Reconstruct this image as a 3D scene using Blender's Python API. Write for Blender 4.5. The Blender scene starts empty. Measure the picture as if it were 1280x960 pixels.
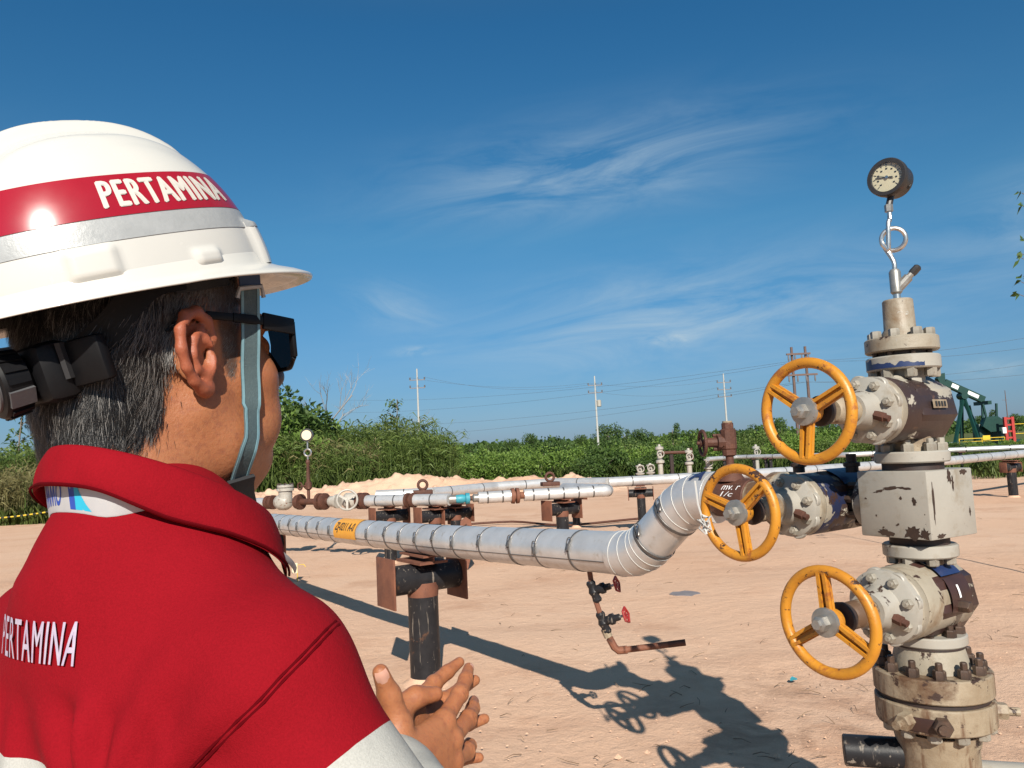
import bpy, bmesh, math, random
import numpy as np
from mathutils import Vector, Matrix
from mathutils.bvhtree import BVHTree
from math import sin, cos, pi, radians, atan, atan2, sqrt, hypot, exp

scene = bpy.context.scene
COL = scene.collection

# ------------------------------------------------------------------ camera
CAM_H = 1.45; FPX = 960.0
ROLL = radians(2.7); PITCH = atan(84/960)
cam_d = bpy.data.cameras.new('camera'); cam = bpy.data.objects.new('camera', cam_d); COL.objects.link(cam)
cam_d.sensor_width = 36; cam_d.lens = 27.0; cam_d.clip_start = 0.05; cam_d.clip_end = 6000
CAM_R = Matrix.Rotation(pi/2+PITCH, 3, 'X') @ Matrix.Rotation(-ROLL, 3, 'Z')
cam.matrix_world = Matrix.Translation((0, 0, CAM_H)) @ CAM_R.to_4x4()
scene.camera = cam
scene.render.resolution_x = 1024; scene.render.resolution_y = 768

# ------------------------------------------------------------------ sky and sun
SUN_EL = radians(32.3); SUN_AZ = radians(4.3)          # the sun stands behind the camera, a little to the right
TO_SUN = Vector((sin(SUN_AZ)*cos(SUN_EL), -cos(SUN_AZ)*cos(SUN_EL), sin(SUN_EL)))
sun_d = bpy.data.lights.new('sun', 'SUN'); sun = bpy.data.objects.new('sun', sun_d); COL.objects.link(sun)
sun_d.energy = 4.8; sun_d.angle = radians(0.53); sun_d.color = (1.0, 0.93, 0.82)
sun.rotation_euler = TO_SUN.to_track_quat('Z', 'Y').to_euler()

world = bpy.data.worlds.new('World'); scene.world = world; world.use_nodes = True
def build_world():
    nt = world.node_tree; N = nt.nodes; L = nt.links
    N.clear()
    out = N.new('ShaderNodeOutputWorld'); bg = N.new('ShaderNodeBackground'); bg.inputs['Strength'].default_value = 0.087
    sky = N.new('ShaderNodeTexSky'); sky.sky_type = 'NISHITA'; sky.sun_disc = False
    sky.sun_elevation = SUN_EL; sky.sun_rotation = pi - SUN_AZ
    sky.altitude = 0; sky.air_density = 1.0; sky.dust_density = 0.35; sky.ozone_density = 2.2
    tc = N.new('ShaderNodeTexCoord'); sp = N.new('ShaderNodeSeparateXYZ'); L.new(tc.outputs['Generated'], sp.inputs[0])
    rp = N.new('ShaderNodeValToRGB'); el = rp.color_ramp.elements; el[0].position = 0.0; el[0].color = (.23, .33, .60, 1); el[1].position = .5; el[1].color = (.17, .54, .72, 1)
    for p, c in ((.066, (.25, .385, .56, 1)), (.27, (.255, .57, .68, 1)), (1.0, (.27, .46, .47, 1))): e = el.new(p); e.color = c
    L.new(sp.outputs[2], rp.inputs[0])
    hs = N.new('ShaderNodeMix'); hs.data_type = 'RGBA'; hs.blend_type = 'MULTIPLY'; hs.inputs['Factor'].default_value = 1.0      # deep blue tint by height, dulled overhead to take blue out of shadows
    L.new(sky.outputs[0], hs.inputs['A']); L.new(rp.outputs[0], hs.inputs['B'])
    def m(op, a, b=None, c=None):
        n = N.new('ShaderNodeMath'); n.operation = op
        for i, v in enumerate((a, b, c)):
            if v is None: continue
            if isinstance(v, (int, float)): n.inputs[i].default_value = v
            else: L.new(v, n.inputs[i])
        return n.outputs[0]
    def dot(vec):
        n = N.new('ShaderNodeVectorMath'); n.operation = 'DOT_PRODUCT'
        L.new(tc.outputs['Generated'], n.inputs[0]); n.inputs[1].default_value = vec
        return n.outputs['Value']
    def direction(px, py):
        return (CAM_R @ Vector(((px-640)/FPX, -(py-480)/FPX, -1))).normalized()
    cover = None
    # (pixel ends of the streak, half width in rad, strength, seed)
    for (ax, ay, bx, by, wid, amt, seed, nx, ny) in (
            (500, 250, 1000, 165, .050, .60, 1.3, 5, 22), (560, 440, 1290, 345, .062, .74, 7.1, 4, 18),
            (430, 370, 560, 400, .028, .42, 3.7, 7, 25), (1190, 290, 1420, 230, .045, .5, 9.4, 5, 20),
            (800, 428, 875, 420, .008, .75, 12.3, 22, 60), (490, 441, 545, 437, .006, .6, 15.9, 26, 60),
            (1180, 466, 1300, 455, .010, .5, 20.4, 14, 60), (-300, 330, 60, 240, .06, .4, 25.5, 5, 20)):
        A = direction(ax, ay); B = direction(bx, by); c = (A+B).normalized()
        t1 = (B-A).normalized(); t2 = c.cross(t1).normalized(); half = (B-A).length/2
        a = dot(t1); b = dot(t2); f = dot(c)
        off = c.dot(t1)
        cmb = N.new('ShaderNodeCombineXYZ')
        L.new(m('MULTIPLY', a, float(nx)), cmb.inputs[0]); L.new(m('MULTIPLY', b, float(ny)), cmb.inputs[1]); cmb.inputs[2].default_value = seed
        nz = N.new('ShaderNodeTexNoise'); nz.inputs['Scale'].default_value = 1.0; nz.inputs['Detail'].default_value = 7
        nz.inputs['Roughness'].default_value = .62; nz.inputs['Distortion'].default_value = .7
        L.new(cmb.outputs[0], nz.inputs['Vector'])
        ga = m('POWER', m('DIVIDE', m('SUBTRACT', a, off), half*.85), 2.0)
        gb = m('POWER', m('DIVIDE', b, wid), 2.0)
        mask = m('EXPONENT', m('MULTIPLY', m('ADD', ga, gb), -1.0))
        mask = m('MULTIPLY', mask, m('GREATER_THAN', f, 0.2))
        dens = m('MULTIPLY', m('SMOOTH_MIN', m('MAXIMUM', m('MULTIPLY', m('SUBTRACT', nz.outputs[0], .36), 3.0), 0.0), 1.0, .2), m('MULTIPLY', mask, amt))
        cover = dens if cover is None else m('ADD', cover, dens)
    # unseen cirrus added overhead to make the shadows less blue
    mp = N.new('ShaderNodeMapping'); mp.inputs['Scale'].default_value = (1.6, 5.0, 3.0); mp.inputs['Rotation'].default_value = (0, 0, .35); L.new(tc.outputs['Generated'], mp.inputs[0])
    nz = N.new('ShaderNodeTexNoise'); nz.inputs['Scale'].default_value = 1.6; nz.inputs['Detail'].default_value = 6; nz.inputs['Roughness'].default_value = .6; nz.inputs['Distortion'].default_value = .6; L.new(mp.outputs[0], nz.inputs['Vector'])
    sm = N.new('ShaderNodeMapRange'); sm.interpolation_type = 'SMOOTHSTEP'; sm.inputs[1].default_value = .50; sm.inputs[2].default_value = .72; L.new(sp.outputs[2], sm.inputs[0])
    fill_cirrus = m('MULTIPLY', m('MINIMUM', m('MAXIMUM', m('MULTIPLY', m('SUBTRACT', nz.outputs[0], .36), 1.3), 0.0), .40), sm.outputs[0])
    cover = m('MINIMUM', m('ADD', cover, fill_cirrus), .85)
    mix = N.new('ShaderNodeMix'); mix.data_type = 'RGBA'
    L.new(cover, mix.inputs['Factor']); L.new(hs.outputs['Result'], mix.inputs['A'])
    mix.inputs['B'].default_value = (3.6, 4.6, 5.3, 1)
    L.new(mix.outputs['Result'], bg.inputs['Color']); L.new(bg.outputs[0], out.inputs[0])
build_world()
scene.view_settings.view_transform = 'Standard'; scene.view_settings.look = 'None'
scene.view_settings.exposure = 0.58; scene.view_settings.gamma = 1.0; scene.view_settings.use_curve_mapping = False

# ------------------------------------------------------------------ helpers
def at(px, py, Y):
    d = CAM_R @ Vector(((px-640)/FPX, -(py-480)/FPX, -1)); return Vector((0, 0, CAM_H)) + d*(Y/d.y)
def onz(px, py, z=0.0):
    d = CAM_R @ Vector(((px-640)/FPX, -(py-480)/FPX, -1)); return Vector((0, 0, CAM_H)) + d*((z-CAM_H)/d.z)
def V(*a): return Vector(a)
def frame(axis, up=None):
    a = Vector(axis).normalized()
    u = Vector(up) if up is not None else (Vector((0, 0, 1)) if abs(a.z) < .9 else Vector((1, 0, 0)))
    if u.cross(a).length < 1e-5*u.length: u = Vector((1, 0, 0)) if abs(a.x) < .9 else Vector((0, 1, 0))
    x = u.cross(a).normalized(); y = a.cross(x).normalized()
    return x, y, a

class MB:
    """collects shapes in world space; build() links them as one mesh object"""
    def __init__(s): s.v = []; s.f = []
    def add(s, vs, fs):
        o = len(s.v); s.v += [Vector(p) for p in vs]; s.f += [tuple(i+o for i in f) for f in fs]; return s
    def lathe(s, origin, axis, prof, seg=24, cap=True, up=None):
        x, y, a = frame(axis, up); O = Vector(origin); vs = []; fs = []
        for (t, r) in prof:
            for k in range(seg):
                an = 2*pi*k/seg; vs.append(O + a*t + (x*cos(an) + y*sin(an))*r)
        n = len(prof)
        for i in range(n-1):
            for k in range(seg):
                k2 = (k+1) % seg; fs.append((i*seg+k, i*seg+k2, (i+1)*seg+k2, (i+1)*seg+k))
        if cap:
            fs.append(tuple(reversed(range(seg)))); fs.append(tuple((n-1)*seg+k for k in range(seg)))
        return s.add(vs, fs)
    def cyl(s, p0, p1, r, seg=16, r1=None, ch=0.0):
        p0 = Vector(p0); p1 = Vector(p1); L = (p1-p0).length; r1 = r if r1 is None else r1
        pr = [(0, r), (L, r1)] if ch <= 0 else [(0, r-ch), (ch, r), (L-ch, r1), (L, r1-ch)]
        return s.lathe(p0, p1-p0, pr, seg)
    def tube(s, path, r, seg=10, closed=False, cap=True):
        P = [Vector(p) for p in path]; n = len(P); vs = []; fs = []
        rr = r if isinstance(r, (list, tuple)) else [r]*n
        nrm = None
        for i in range(n):
            if closed: t = P[(i+1) % n]-P[i-1]
            else: t = P[min(i+1, n-1)]-P[max(i-1, 0)]
            t.normalize()
            if nrm is None: nrm, _, _ = frame(t)
            nrm = (nrm - t*nrm.dot(t)).normalized(); b = t.cross(nrm)
            for k in range(seg):
                an = 2*pi*k/seg; vs.append(P[i] + (nrm*cos(an)+b*sin(an))*rr[i])
        m = n if closed else n-1
        for i in range(m):
            j = (i+1) % n
            for k in range(seg):
                k2 = (k+1) % seg; fs.append((i*seg+k, i*seg+k2, j*seg+k2, j*seg+k))
        if not closed and cap:
            fs.append(tuple(reversed(range(seg)))); fs.append(tuple((n-1)*seg+k for k in range(seg)))
        return s.add(vs, fs)
    def ring(s, c, axis, R, r, seg=48, sub=10):
        x, y, a = frame(axis); c = Vector(c)
        return s.tube([c + (x*cos(2*pi*k/seg)+y*sin(2*pi*k/seg))*R for k in range(seg)], r, sub, closed=True)
    def box(s, c, ax, ay, az, hx, hy, hz, bev=0.0):
        c = Vector(c); ax = Vector(ax).normalized(); ay = Vector(ay).normalized(); az = Vector(az).normalized()
        if bev <= 0:
            vs = [c + ax*hx*i + ay*hy*j + az*hz*k for i in (-1, 1) for j in (-1, 1) for k in (-1, 1)]
            return s.add(vs, [(0, 1, 3, 2), (4, 6, 7, 5), (0, 4, 5, 1), (2, 3, 7, 6), (0, 2, 6, 4), (1, 5, 7, 3)])
        bm = bmesh.new(); bmesh.ops.create_cube(bm, size=2)
        for v in bm.verts: v.co = Vector((v.co.x*hx, v.co.y*hy, v.co.z*hz))
        bmesh.ops.bevel(bm, geom=bm.edges[:], offset=bev, segments=2, affect='EDGES', profile=.5)
        bm.verts.index_update()
        vs = [c + ax*v.co.x + ay*v.co.y + az*v.co.z for v in bm.verts]; fs = [tuple(v.index for v in f.verts) for f in bm.faces]
        bm.free(); return s.add(vs, fs)
    def bar(s, p0, p1, w, h, up=(0, 0, 1), bev=0.0):
        p0 = Vector(p0); p1 = Vector(p1); a = (p1-p0); L = a.length; x, y, a = frame(a, up)
        return s.box((p0+p1)/2, x, y, a, w/2, h/2, L/2, bev)
    def prism(s, pts, ext):
        """planar polygon extruded by vector"""
        n = len(pts); e = Vector(ext); vs = [Vector(p) for p in pts]+[Vector(p)+e for p in pts]
        fs = [tuple(reversed(range(n))), tuple(range(n, 2*n))]+[(i, (i+1) % n, n+(i+1) % n, n+i) for i in range(n)]
        return s.add(vs, fs)
    def hexb(s, c, axis, r, h, up=None):
        return s.lathe(c, axis, [(0, r), (h*.85, r), (h, r*.86)], 6, up=up)
    def build(s, name, mat, parent=None, smooth=35):
        return link_mesh(name, s.v, s.f, mat, parent, smooth)

ROOT = {}
def link_mesh(name, vs, fs, mat, parent=None, smooth=35, weld=False):
    me = bpy.data.meshes.new(name)
    off = ROOT.get(parent.name, Vector((0, 0, 0))) if parent is not None else Vector((0, 0, 0))
    if isinstance(vs, np.ndarray):
        set_mesh(me, vs - np.array(off), fs)
    else:
        me.from_pydata([tuple(v-off) for v in vs], [], fs)
        bm = bmesh.new(); bm.from_mesh(me); bmesh.ops.recalc_face_normals(bm, faces=bm.faces[:]); bm.to_mesh(me); bm.free()
    if smooth:
        me.polygons.foreach_set('use_smooth', [True]*len(me.polygons))
        if smooth < 180: me.set_sharp_from_angle(angle=radians(smooth))
    if mat is not None: me.materials.append(mat)
    o = bpy.data.objects.new(name, me); COL.objects.link(o)
    if parent is not None:
        o.parent = parent; ROOT[o.name] = off
    return o
def set_mesh(me, v, f):
    """fast build: v (n,3) floats, f (m,k) ints"""
    v = np.asarray(v, dtype=np.float32); f = np.asarray(f, dtype=np.int32); k = f.shape[1]
    me.vertices.add(len(v)); me.vertices.foreach_set('co', v.ravel())
    me.loops.add(f.size); me.loops.foreach_set('vertex_index', f.ravel())
    me.polygons.add(len(f)); me.polygons.foreach_set('loop_start', np.arange(0, f.size, k, dtype=np.int32))
    me.update(calc_edges=True); me.validate()
def thing(name, loc, label, cat, group=None):
    o = bpy.data.objects.new(name, None); COL.objects.link(o); o.location = loc; o.empty_display_size = .1
    ROOT[o.name] = Vector(loc); tag(o, label, cat, group); return o
def tag(o, label, cat, group=None, kind=None):
    o['label'] = label; o['category'] = cat
    if group: o['group'] = group
    if kind: o['kind'] = kind
    return o
def structure(o): o['kind'] = 'structure'; return o
def origin_to(o, p):
    """move a top-level mesh's origin to p without moving the mesh"""
    p = Vector(p); o.data.transform(Matrix.Translation(-p)); o.location = p; return o
def copy_tree(src, loc, rotz=0, scale=1.0, label=None, group=None, parent=None):
    c = src.copy(); COL.objects.link(c)
    if parent is None:
        c.location = loc; c.rotation_euler = (0, 0, rotz); c.scale = (scale,)*3 if not isinstance(scale, tuple) else scale
        if label: c['label'] = label
        if group: c['group'] = group
    else: c.parent = parent
    for ch in src.children: copy_tree(ch, None, parent=c)
    return c

# numpy value noise -------------------------------------------------
def vnoise(x, y, seed=0):
    x = np.asarray(x, float); y = np.asarray(y, float)
    xi = np.floor(x).astype(np.int64); yi = np.floor(y).astype(np.int64); xf = x-xi; yf = y-yi
    u = xf*xf*(3-2*xf); v = yf*yf*(3-2*yf)
    def h(a, b):
        n = (a*374761393 + b*668265263 + seed*982451653) & 0xffffffff
        n = ((n ^ (n >> 13))*1274126177) & 0xffffffff
        return ((n ^ (n >> 16)) & 0xffff)/65535.0
    return (h(xi, yi)*(1-u)+h(xi+1, yi)*u)*(1-v)+(h(xi, yi+1)*(1-u)+h(xi+1, yi+1)*u)*v
def fbm(x, y, o=4, seed=0):
    s = 0; a = .5
    for i in range(o): s = s+a*(vnoise(x*2**i, y*2**i, seed+i)-.5); a *= .5
    return s

# ------------------------------------------------------------------ materials
def ramp(nt, fac, p0, p1, c0=(0, 0, 0, 1), c1=(1, 1, 1, 1)):
    r = nt.nodes.new('ShaderNodeValToRGB'); r.color_ramp.elements[0].position = p0; r.color_ramp.elements[1].position = p1
    r.color_ramp.elements[0].color = c0; r.color_ramp.elements[1].color = c1
    nt.links.new(fac, r.inputs[0]); return r.outputs[0]
def noise(nt, vec, scale, detail=5, rough=.6, dist=0.0):
    n = nt.nodes.new('ShaderNodeTexNoise'); n.inputs['Scale'].default_value = scale; n.inputs['Detail'].default_value = detail
    n.inputs['Roughness'].default_value = rough; n.inputs['Distortion'].default_value = dist
    nt.links.new(vec, n.inputs['Vector']); return n.outputs[0]
def mixc(nt, fac, a, b, mode='MIX'):
    n = nt.nodes.new('ShaderNodeMix'); n.data_type = 'RGBA'; n.blend_type = mode
    for v, i in ((fac, 'Factor'), (a, 'A'), (b, 'B')):
        if isinstance(v, (tuple, list)): n.inputs[i].default_value = (*v[:3], 1)
        elif isinstance(v, (int, float)): n.inputs[i].default_value = v
        else: nt.links.new(v, n.inputs[i])
    return n.outputs['Result']
def new_mat(name):
    m = bpy.data.materials.new(name); m.use_nodes = True; nt = m.node_tree
    return m, nt, nt.nodes['Principled BSDF'], nt.nodes.new('ShaderNodeTexCoord')
def setv(b, key, v):
    if key in b.inputs: b.inputs[key].default_value = v
def pbr(name, c, c2=None, nscale=6, rough=.5, metal=0.0, rvar=.12, bump=None, chips=None, streak=None, spec=None, coat=0, obj_rand=0):
    """colour c varied towards c2; chips = list of (colour, scale, lo, hi, seed offset); bump = (scale, strength, distance)"""
    m, nt, b, tc = new_mat(name); P = tc.outputs['Object']
    col = mixc(nt, ramp(nt, noise(nt, P, nscale, 6, .65), .32, .68), c, c2 if c2 else c)
    rgh = None
    n2 = noise(nt, P, nscale*3.1, 5, .6)
    rn = nt.nodes.new('ShaderNodeMapRange'); rn.inputs[3].default_value = max(0, rough-rvar); rn.inputs[4].default_value = min(1, rough+rvar)
    nt.links.new(n2, rn.inputs[0])
    if streak:
        mp = nt.nodes.new('ShaderNodeMapping'); mp.inputs['Scale'].default_value = streak[1]; nt.links.new(P, mp.inputs[0])
        col = mixc(nt, ramp(nt, noise(nt, mp.outputs[0], 1.0, 5, .6), streak[2], streak[3]), col, streak[0])
    for (cc, sc, lo, hi, so) in (chips or []):
        mp = nt.nodes.new('ShaderNodeMapping'); mp.inputs['Location'].default_value = (so, so*.7, so*1.3); nt.links.new(P, mp.inputs[0])
        col = mixc(nt, ramp(nt, noise(nt, mp.outputs[0], sc, 8, .68, .3), lo, hi), col, cc)
    if obj_rand:
        oi = nt.nodes.new('ShaderNodeObjectInfo'); hsv = nt.nodes.new('ShaderNodeHueSaturation')
        mr = nt.nodes.new('ShaderNodeMapRange'); mr.inputs[3].default_value = 1-obj_rand; mr.inputs[4].default_value = 1+obj_rand
        nt.links.new(oi.outputs['Random'], mr.inputs[0]); nt.links.new(mr.outputs[0], hsv.inputs['Value']); nt.links.new(col, hsv.inputs['Color']); col = hsv.outputs[0]
    nt.links.new(col, b.inputs['Base Color']); nt.links.new(rn.outputs[0], b.inputs['Roughness'])
    b.inputs['Metallic'].default_value = metal
    if spec is not None: setv(b, 'Specular IOR Level', spec)
    if coat: setv(b, 'Coat Weight', coat); setv(b, 'Coat Roughness', .08)
    if bump:
        bn = nt.nodes.new('ShaderNodeBump'); bn.inputs['Strength'].default_value = bump[1]; bn.inputs['Distance'].default_value = bump[2]
        nt.links.new(noise(nt, P, bump[0], 6, .65), bn.inputs['Height']); nt.links.new(bn.outputs[0], b.inputs['Normal'])
    return m

BROWN = (.035, .017, .012); RUST = (.16, .062, .033); NAVY = (.012, .022, .075)
M = {}
M['beige'] = pbr('beige_paint', (.33, .295, .235), (.26, .225, .17), 9, .5, bump=(60, .45, .003),
                 chips=[((.17, .11, .06), 6, .50, .70, 3), (BROWN, 10, .585, .60, 9), ((.30, .285, .25), 30, .66, .68, 17)])
M['peel_brown'] = pbr('brown_primer_under_peeling_beige', (.040, .021, .017), (.028, .018, .018), 10, .45, bump=(50, .4, .003),
                 chips=[((.33, .30, .245), 6.5, .545, .56, 4), ((.10, .05, .03), 14, .62, .68, 12), ((.02, .018, .03), 9, .62, .66, 31)])
M['peel_navy'] = pbr('navy_paint_over_beige', (.30, .27, .215), (.24, .2, .155), 10, .45, bump=(50, .4, .003),
                 chips=[((.013, .018, .05), 6, .50, .515, 7), (BROWN, 8, .56, .575, 12)])
M['grime'] = pbr('dark_grime', (.03, .017, .012), (.05, .028, .018), 20, .6, bump=(60, .4, .002))
M['beige_clean'] = pbr('pale_grey_paint', (.335, .315, .275), (.29, .27, .235), 7, .45, bump=(40, .35, .002),
                       chips=[((.19, .145, .09), 6, .55, .74, 5), (BROWN, 11, .625, .64, 21)])
M['beige_dirty'] = pbr('dirty_beige_paint', (.32, .265, .19), (.20, .145, .09), 7, .55, bump=(50, .5, .004), streak=((.11, .055, .028), (26, 26, 3.5), .52, .66),
                       chips=[((.10, .055, .03), 6, .49, .64, 2), (BROWN, 12, .57, .60, 6)])
M['brown_paint'] = pbr('brown_primer', (.05, .022, .017), (.028, .014, .012), 12, .42, bump=(50, .3, .002), chips=[((.36, .31, .24), 7, .66, .69, 4)])
M['navy'] = pbr('navy_paint', (.012, .025, .085), (.02, .035, .10), 14, .4, bump=(60, .2, .002), chips=[((.40, .36, .3), 10, .66, .69, 8)])
M['steel'] = pbr('zinc_steel', (.36, .35, .33), (.25, .24, .22), 30, .42, .65, bump=(120, .3, .001), chips=[((.16, .08, .04), 40, .64, .72, 3)])
M['bolt'] = pbr('painted_bolt', (.31, .29, .245), (.22, .19, .15), 40, .5, .15, chips=[((.11, .06, .035), 45, .58, .66, 3)], obj_rand=.15)
M['dark_bolt'] = pbr('dark_rusty_bolt', (.085, .05, .034), (.05, .035, .028), 40, .5, .3, bump=(90, .4, .002), chips=[((.25, .19, .13), 50, .62, .7, 3)], obj_rand=.25)
M['yellow'] = pbr('yellow_wheel_paint', (.52, .225, .018), (.43, .17, .014), 12, .42, bump=(70, .35, .0025),
                  chips=[((.30, .10, .02), 20, .55, .64, 3), ((.045, .02, .012), 16, .60, .615, 11), ((.07, .03, .015), 45, .62, .64, 19)])
M['rust'] = pbr('brown_rust', (.105, .038, .022), (.058, .024, .016), 18, .7, .1, bump=(70, .6, .004), chips=[((.22, .10, .06), 25, .6, .72, 4)])
M['rust_red'] = pbr('red_brown_rust', (.20, .075, .04), (.12, .045, .027), 9, .75, 0, bump=(60, .5, .003), chips=[((.07, .03, .02), 12, .58, .68, 4)])
M['black_pipe'] = pbr('black_coated_pipe', (.012, .012, .014), (.022, .021, .023), 10, .42, 0, bump=(50, .4, .002),
                      spec=.22, streak=((.17, .145, .12), (45, 45, 4), .60, .68), chips=[((.13, .06, .03), 7, .62, .7, 3), ((.22, .19, .16), 26, .63, .67, 8)])
M['chrome'] = pbr('stainless_tube', (.62, .60, .57), (.55, .53, .5), 30, .28, .9)
M['white_valve'] = pbr('white_valve_paint', (.40, .38, .34), (.30, .27, .23), 20, .45, chips=[((.16, .07, .04), 18, .6, .66, 3)])
M['cyan_tape'] = pbr('cyan_tape', (.025, .27, .33), (.04, .21, .28), 30, .5)
M['wire'] = pbr('white_wire', (.46, .45, .43), None, 20, .5)
M['dark_band'] = pbr('dark_steel_band', (.10, .095, .095), (.17, .16, .155), 40, .4, .6)
M['gasket'] = pbr('dark_gasket', (.02, .015, .014), (.04, .022, .018), 30, .6)
M['red_paint'] = pbr('red_wheel_paint', (.33, .02, .018), (.22, .015, .014), 30, .45)
M['gauge_black'] = pbr('black_gauge_case', (.022, .021, .021), (.035, .03, .028), 40, .38, chips=[((.09, .035, .028), 12, .62, .7, 2)])
M['dial'] = pbr('cream_dial', (.66, .58, .41), (.62, .53, .37), 60, .5)
M['ink'] = pbr('black_ink', (.02, .02, .02), None, 10, .5)
M['white_ink'] = pbr('white_marker', (.75, .75, .75), None, 10, .6)
M['navy_ink'] = pbr('navy_marker', (.015, .025, .08), None, 10, .5)
M['orange_label'] = pbr('orange_label', (.72, .34, .03), (.66, .29, .03), 20, .45)

def alu_mat():
    m, nt, b, tc = new_mat('aluminium_cladding'); P = tc.outputs['Object']
    col = mixc(nt, ramp(nt, noise(nt, P, 5, 6, .65), .35, .65), (.66, .66, .66), (.54, .53, .52))
    col = mixc(nt, ramp(nt, noise(nt, P, 16, 6, .7), .58, .75), col, (.42, .37, .31))
    nt.links.new(col, b.inputs['Base Color'])
    b.inputs['Metallic'].default_value = .55
    r = nt.nodes.new('ShaderNodeMapRange'); r.inputs[3].default_value = .30; r.inputs[4].default_value = .52
    nt.links.new(noise(nt, P, 12, 5, .6), r.inputs[0]); nt.links.new(r.outputs[0], b.inputs['Roughness'])
    bn = nt.nodes.new('ShaderNodeBump'); bn.inputs['Strength'].default_value = .25; bn.inputs['Distance'].default_value = .006
    nt.links.new(noise(nt, P, 14, 3, .5), bn.inputs['Height']); nt.links.new(bn.outputs[0], b.inputs['Normal'])
    return m
M['alu'] = alu_mat()
def glass_mat(name, tint=(1, 1, 1), gloss=.10):
    m = bpy.data.materials.new(name); m.use_nodes = True; nt = m.node_tree; nt.nodes.clear()
    o = nt.nodes.new('ShaderNodeOutputMaterial'); t = nt.nodes.new('ShaderNodeBsdfTransparent'); g = nt.nodes.new('ShaderNodeBsdfGlossy'); x = nt.nodes.new('ShaderNodeMixShader')
    t.inputs[0].default_value = (*tint, 1); g.inputs['Roughness'].default_value = .03; x.inputs[0].default_value = gloss
    nt.links.new(t.outputs[0], x.inputs[1]); nt.links.new(g.outputs[0], x.inputs[2]); nt.links.new(x.outputs[0], o.inputs[0]); return m
M['glass'] = glass_mat('gauge_glass', (.96, .97, .96), .06)
M['lens'] = glass_mat('dark_lens', (.02, .02, .022), .05)

# text as flat mesh -------------------------------------------------
def text_mesh(body, size=1.0, bold=0.0, xscale=1.0, shear=0.0, maxedge=None, spacing=1.0):
    """flat text mesh: verts (x,y) centred, faces"""
    cu = bpy.data.curves.new('text', 'FONT'); cu.body = body; cu.size = size; cu.offset = bold; cu.shear = shear
    cu.align_x = 'CENTER'; cu.align_y = 'CENTER'; cu.fill_mode = 'FRONT'; cu.resolution_u = 4; cu.space_character = spacing
    o = bpy.data.objects.new('text', cu); COL.objects.link(o)
    dg = bpy.context.evaluated_depsgraph_get(); me = bpy.data.meshes.new_from_object(o.evaluated_get(dg))
    bm = bmesh.new(); bm.from_mesh(me)
    bmesh.ops.remove_doubles(bm, verts=bm.verts[:], dist=size*1e-4)
    bmesh.ops.triangulate(bm, faces=bm.faces[:])
    if maxedge:
        for _ in range(6):
            le = [e for e in bm.edges if e.calc_length() > maxedge]
            if not le: break
            bmesh.ops.subdivide_edges(bm, edges=le, cuts=1); bmesh.ops.triangulate(bm, faces=bm.faces[:])
    bm.verts.index_update()
    vs = [(v.co.x*xscale, v.co.y) for v in bm.verts]; fs = [tuple(v.index for v in f.verts) for f in bm.faces]
    bm.free(); bpy.data.objects.remove(o); bpy.data.curves.remove(cu); bpy.data.meshes.remove(me)
    xs = [v[0] for v in vs]; ys = [v[1] for v in vs]; cx = (min(xs)+max(xs))/2; cy = (min(ys)+max(ys))/2
    return [(x-cx, y-cy) for x, y in vs], fs
# ================================================================== the setting
rng = np.random.default_rng(7)
def sand_material(name, dark=1.0):
    m, nt, b, tc = new_mat(name); P = tc.outputs['Object']
    big = ramp(nt, noise(nt, P, .22, 5, .6, .4), .35, .68)
    col = mixc(nt, big, (.60, .375, .250), (.64, .44, .315))
    col = mixc(nt, ramp(nt, noise(nt, P, .9, 6, .65, .3), .52, .74), col, (.49, .285, .185))
    col = mixc(nt, ramp(nt, noise(nt, P, 3.3, 6, .7), .60, .78), col, (.46, .265, .175))
    col = mixc(nt, ramp(nt, noise(nt, P, 90, 4, .7), .45, .8), col, mixc(nt, .35, col, (.36, .22, .14)))
    nt.links.new(col, b.inputs['Base Color']); b.inputs['Roughness'].default_value = .95; setv(b, 'Specular IOR Level', .15)
    h1 = noise(nt, P, 9, 8, .7, .2); h2 = noise(nt, P, 60, 5, .7)
    b1 = nt.nodes.new('ShaderNodeBump'); b1.inputs['Strength'].default_value = .55; b1.inputs['Distance'].default_value = .035; nt.links.new(h1, b1.inputs['Height'])
    b2 = nt.nodes.new('ShaderNodeBump'); b2.inputs['Strength'].default_value = .45; b2.inputs['Distance'].default_value = .008; nt.links.new(h2, b2.inputs['Height'])
    nt.links.new(b1.outputs[0], b2.inputs['Normal']); nt.links.new(b2.outputs[0], b.inputs['Normal'])
    return m, nt, b, P, col
M['sand'], *_ = sand_material('pink_sand')
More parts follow.
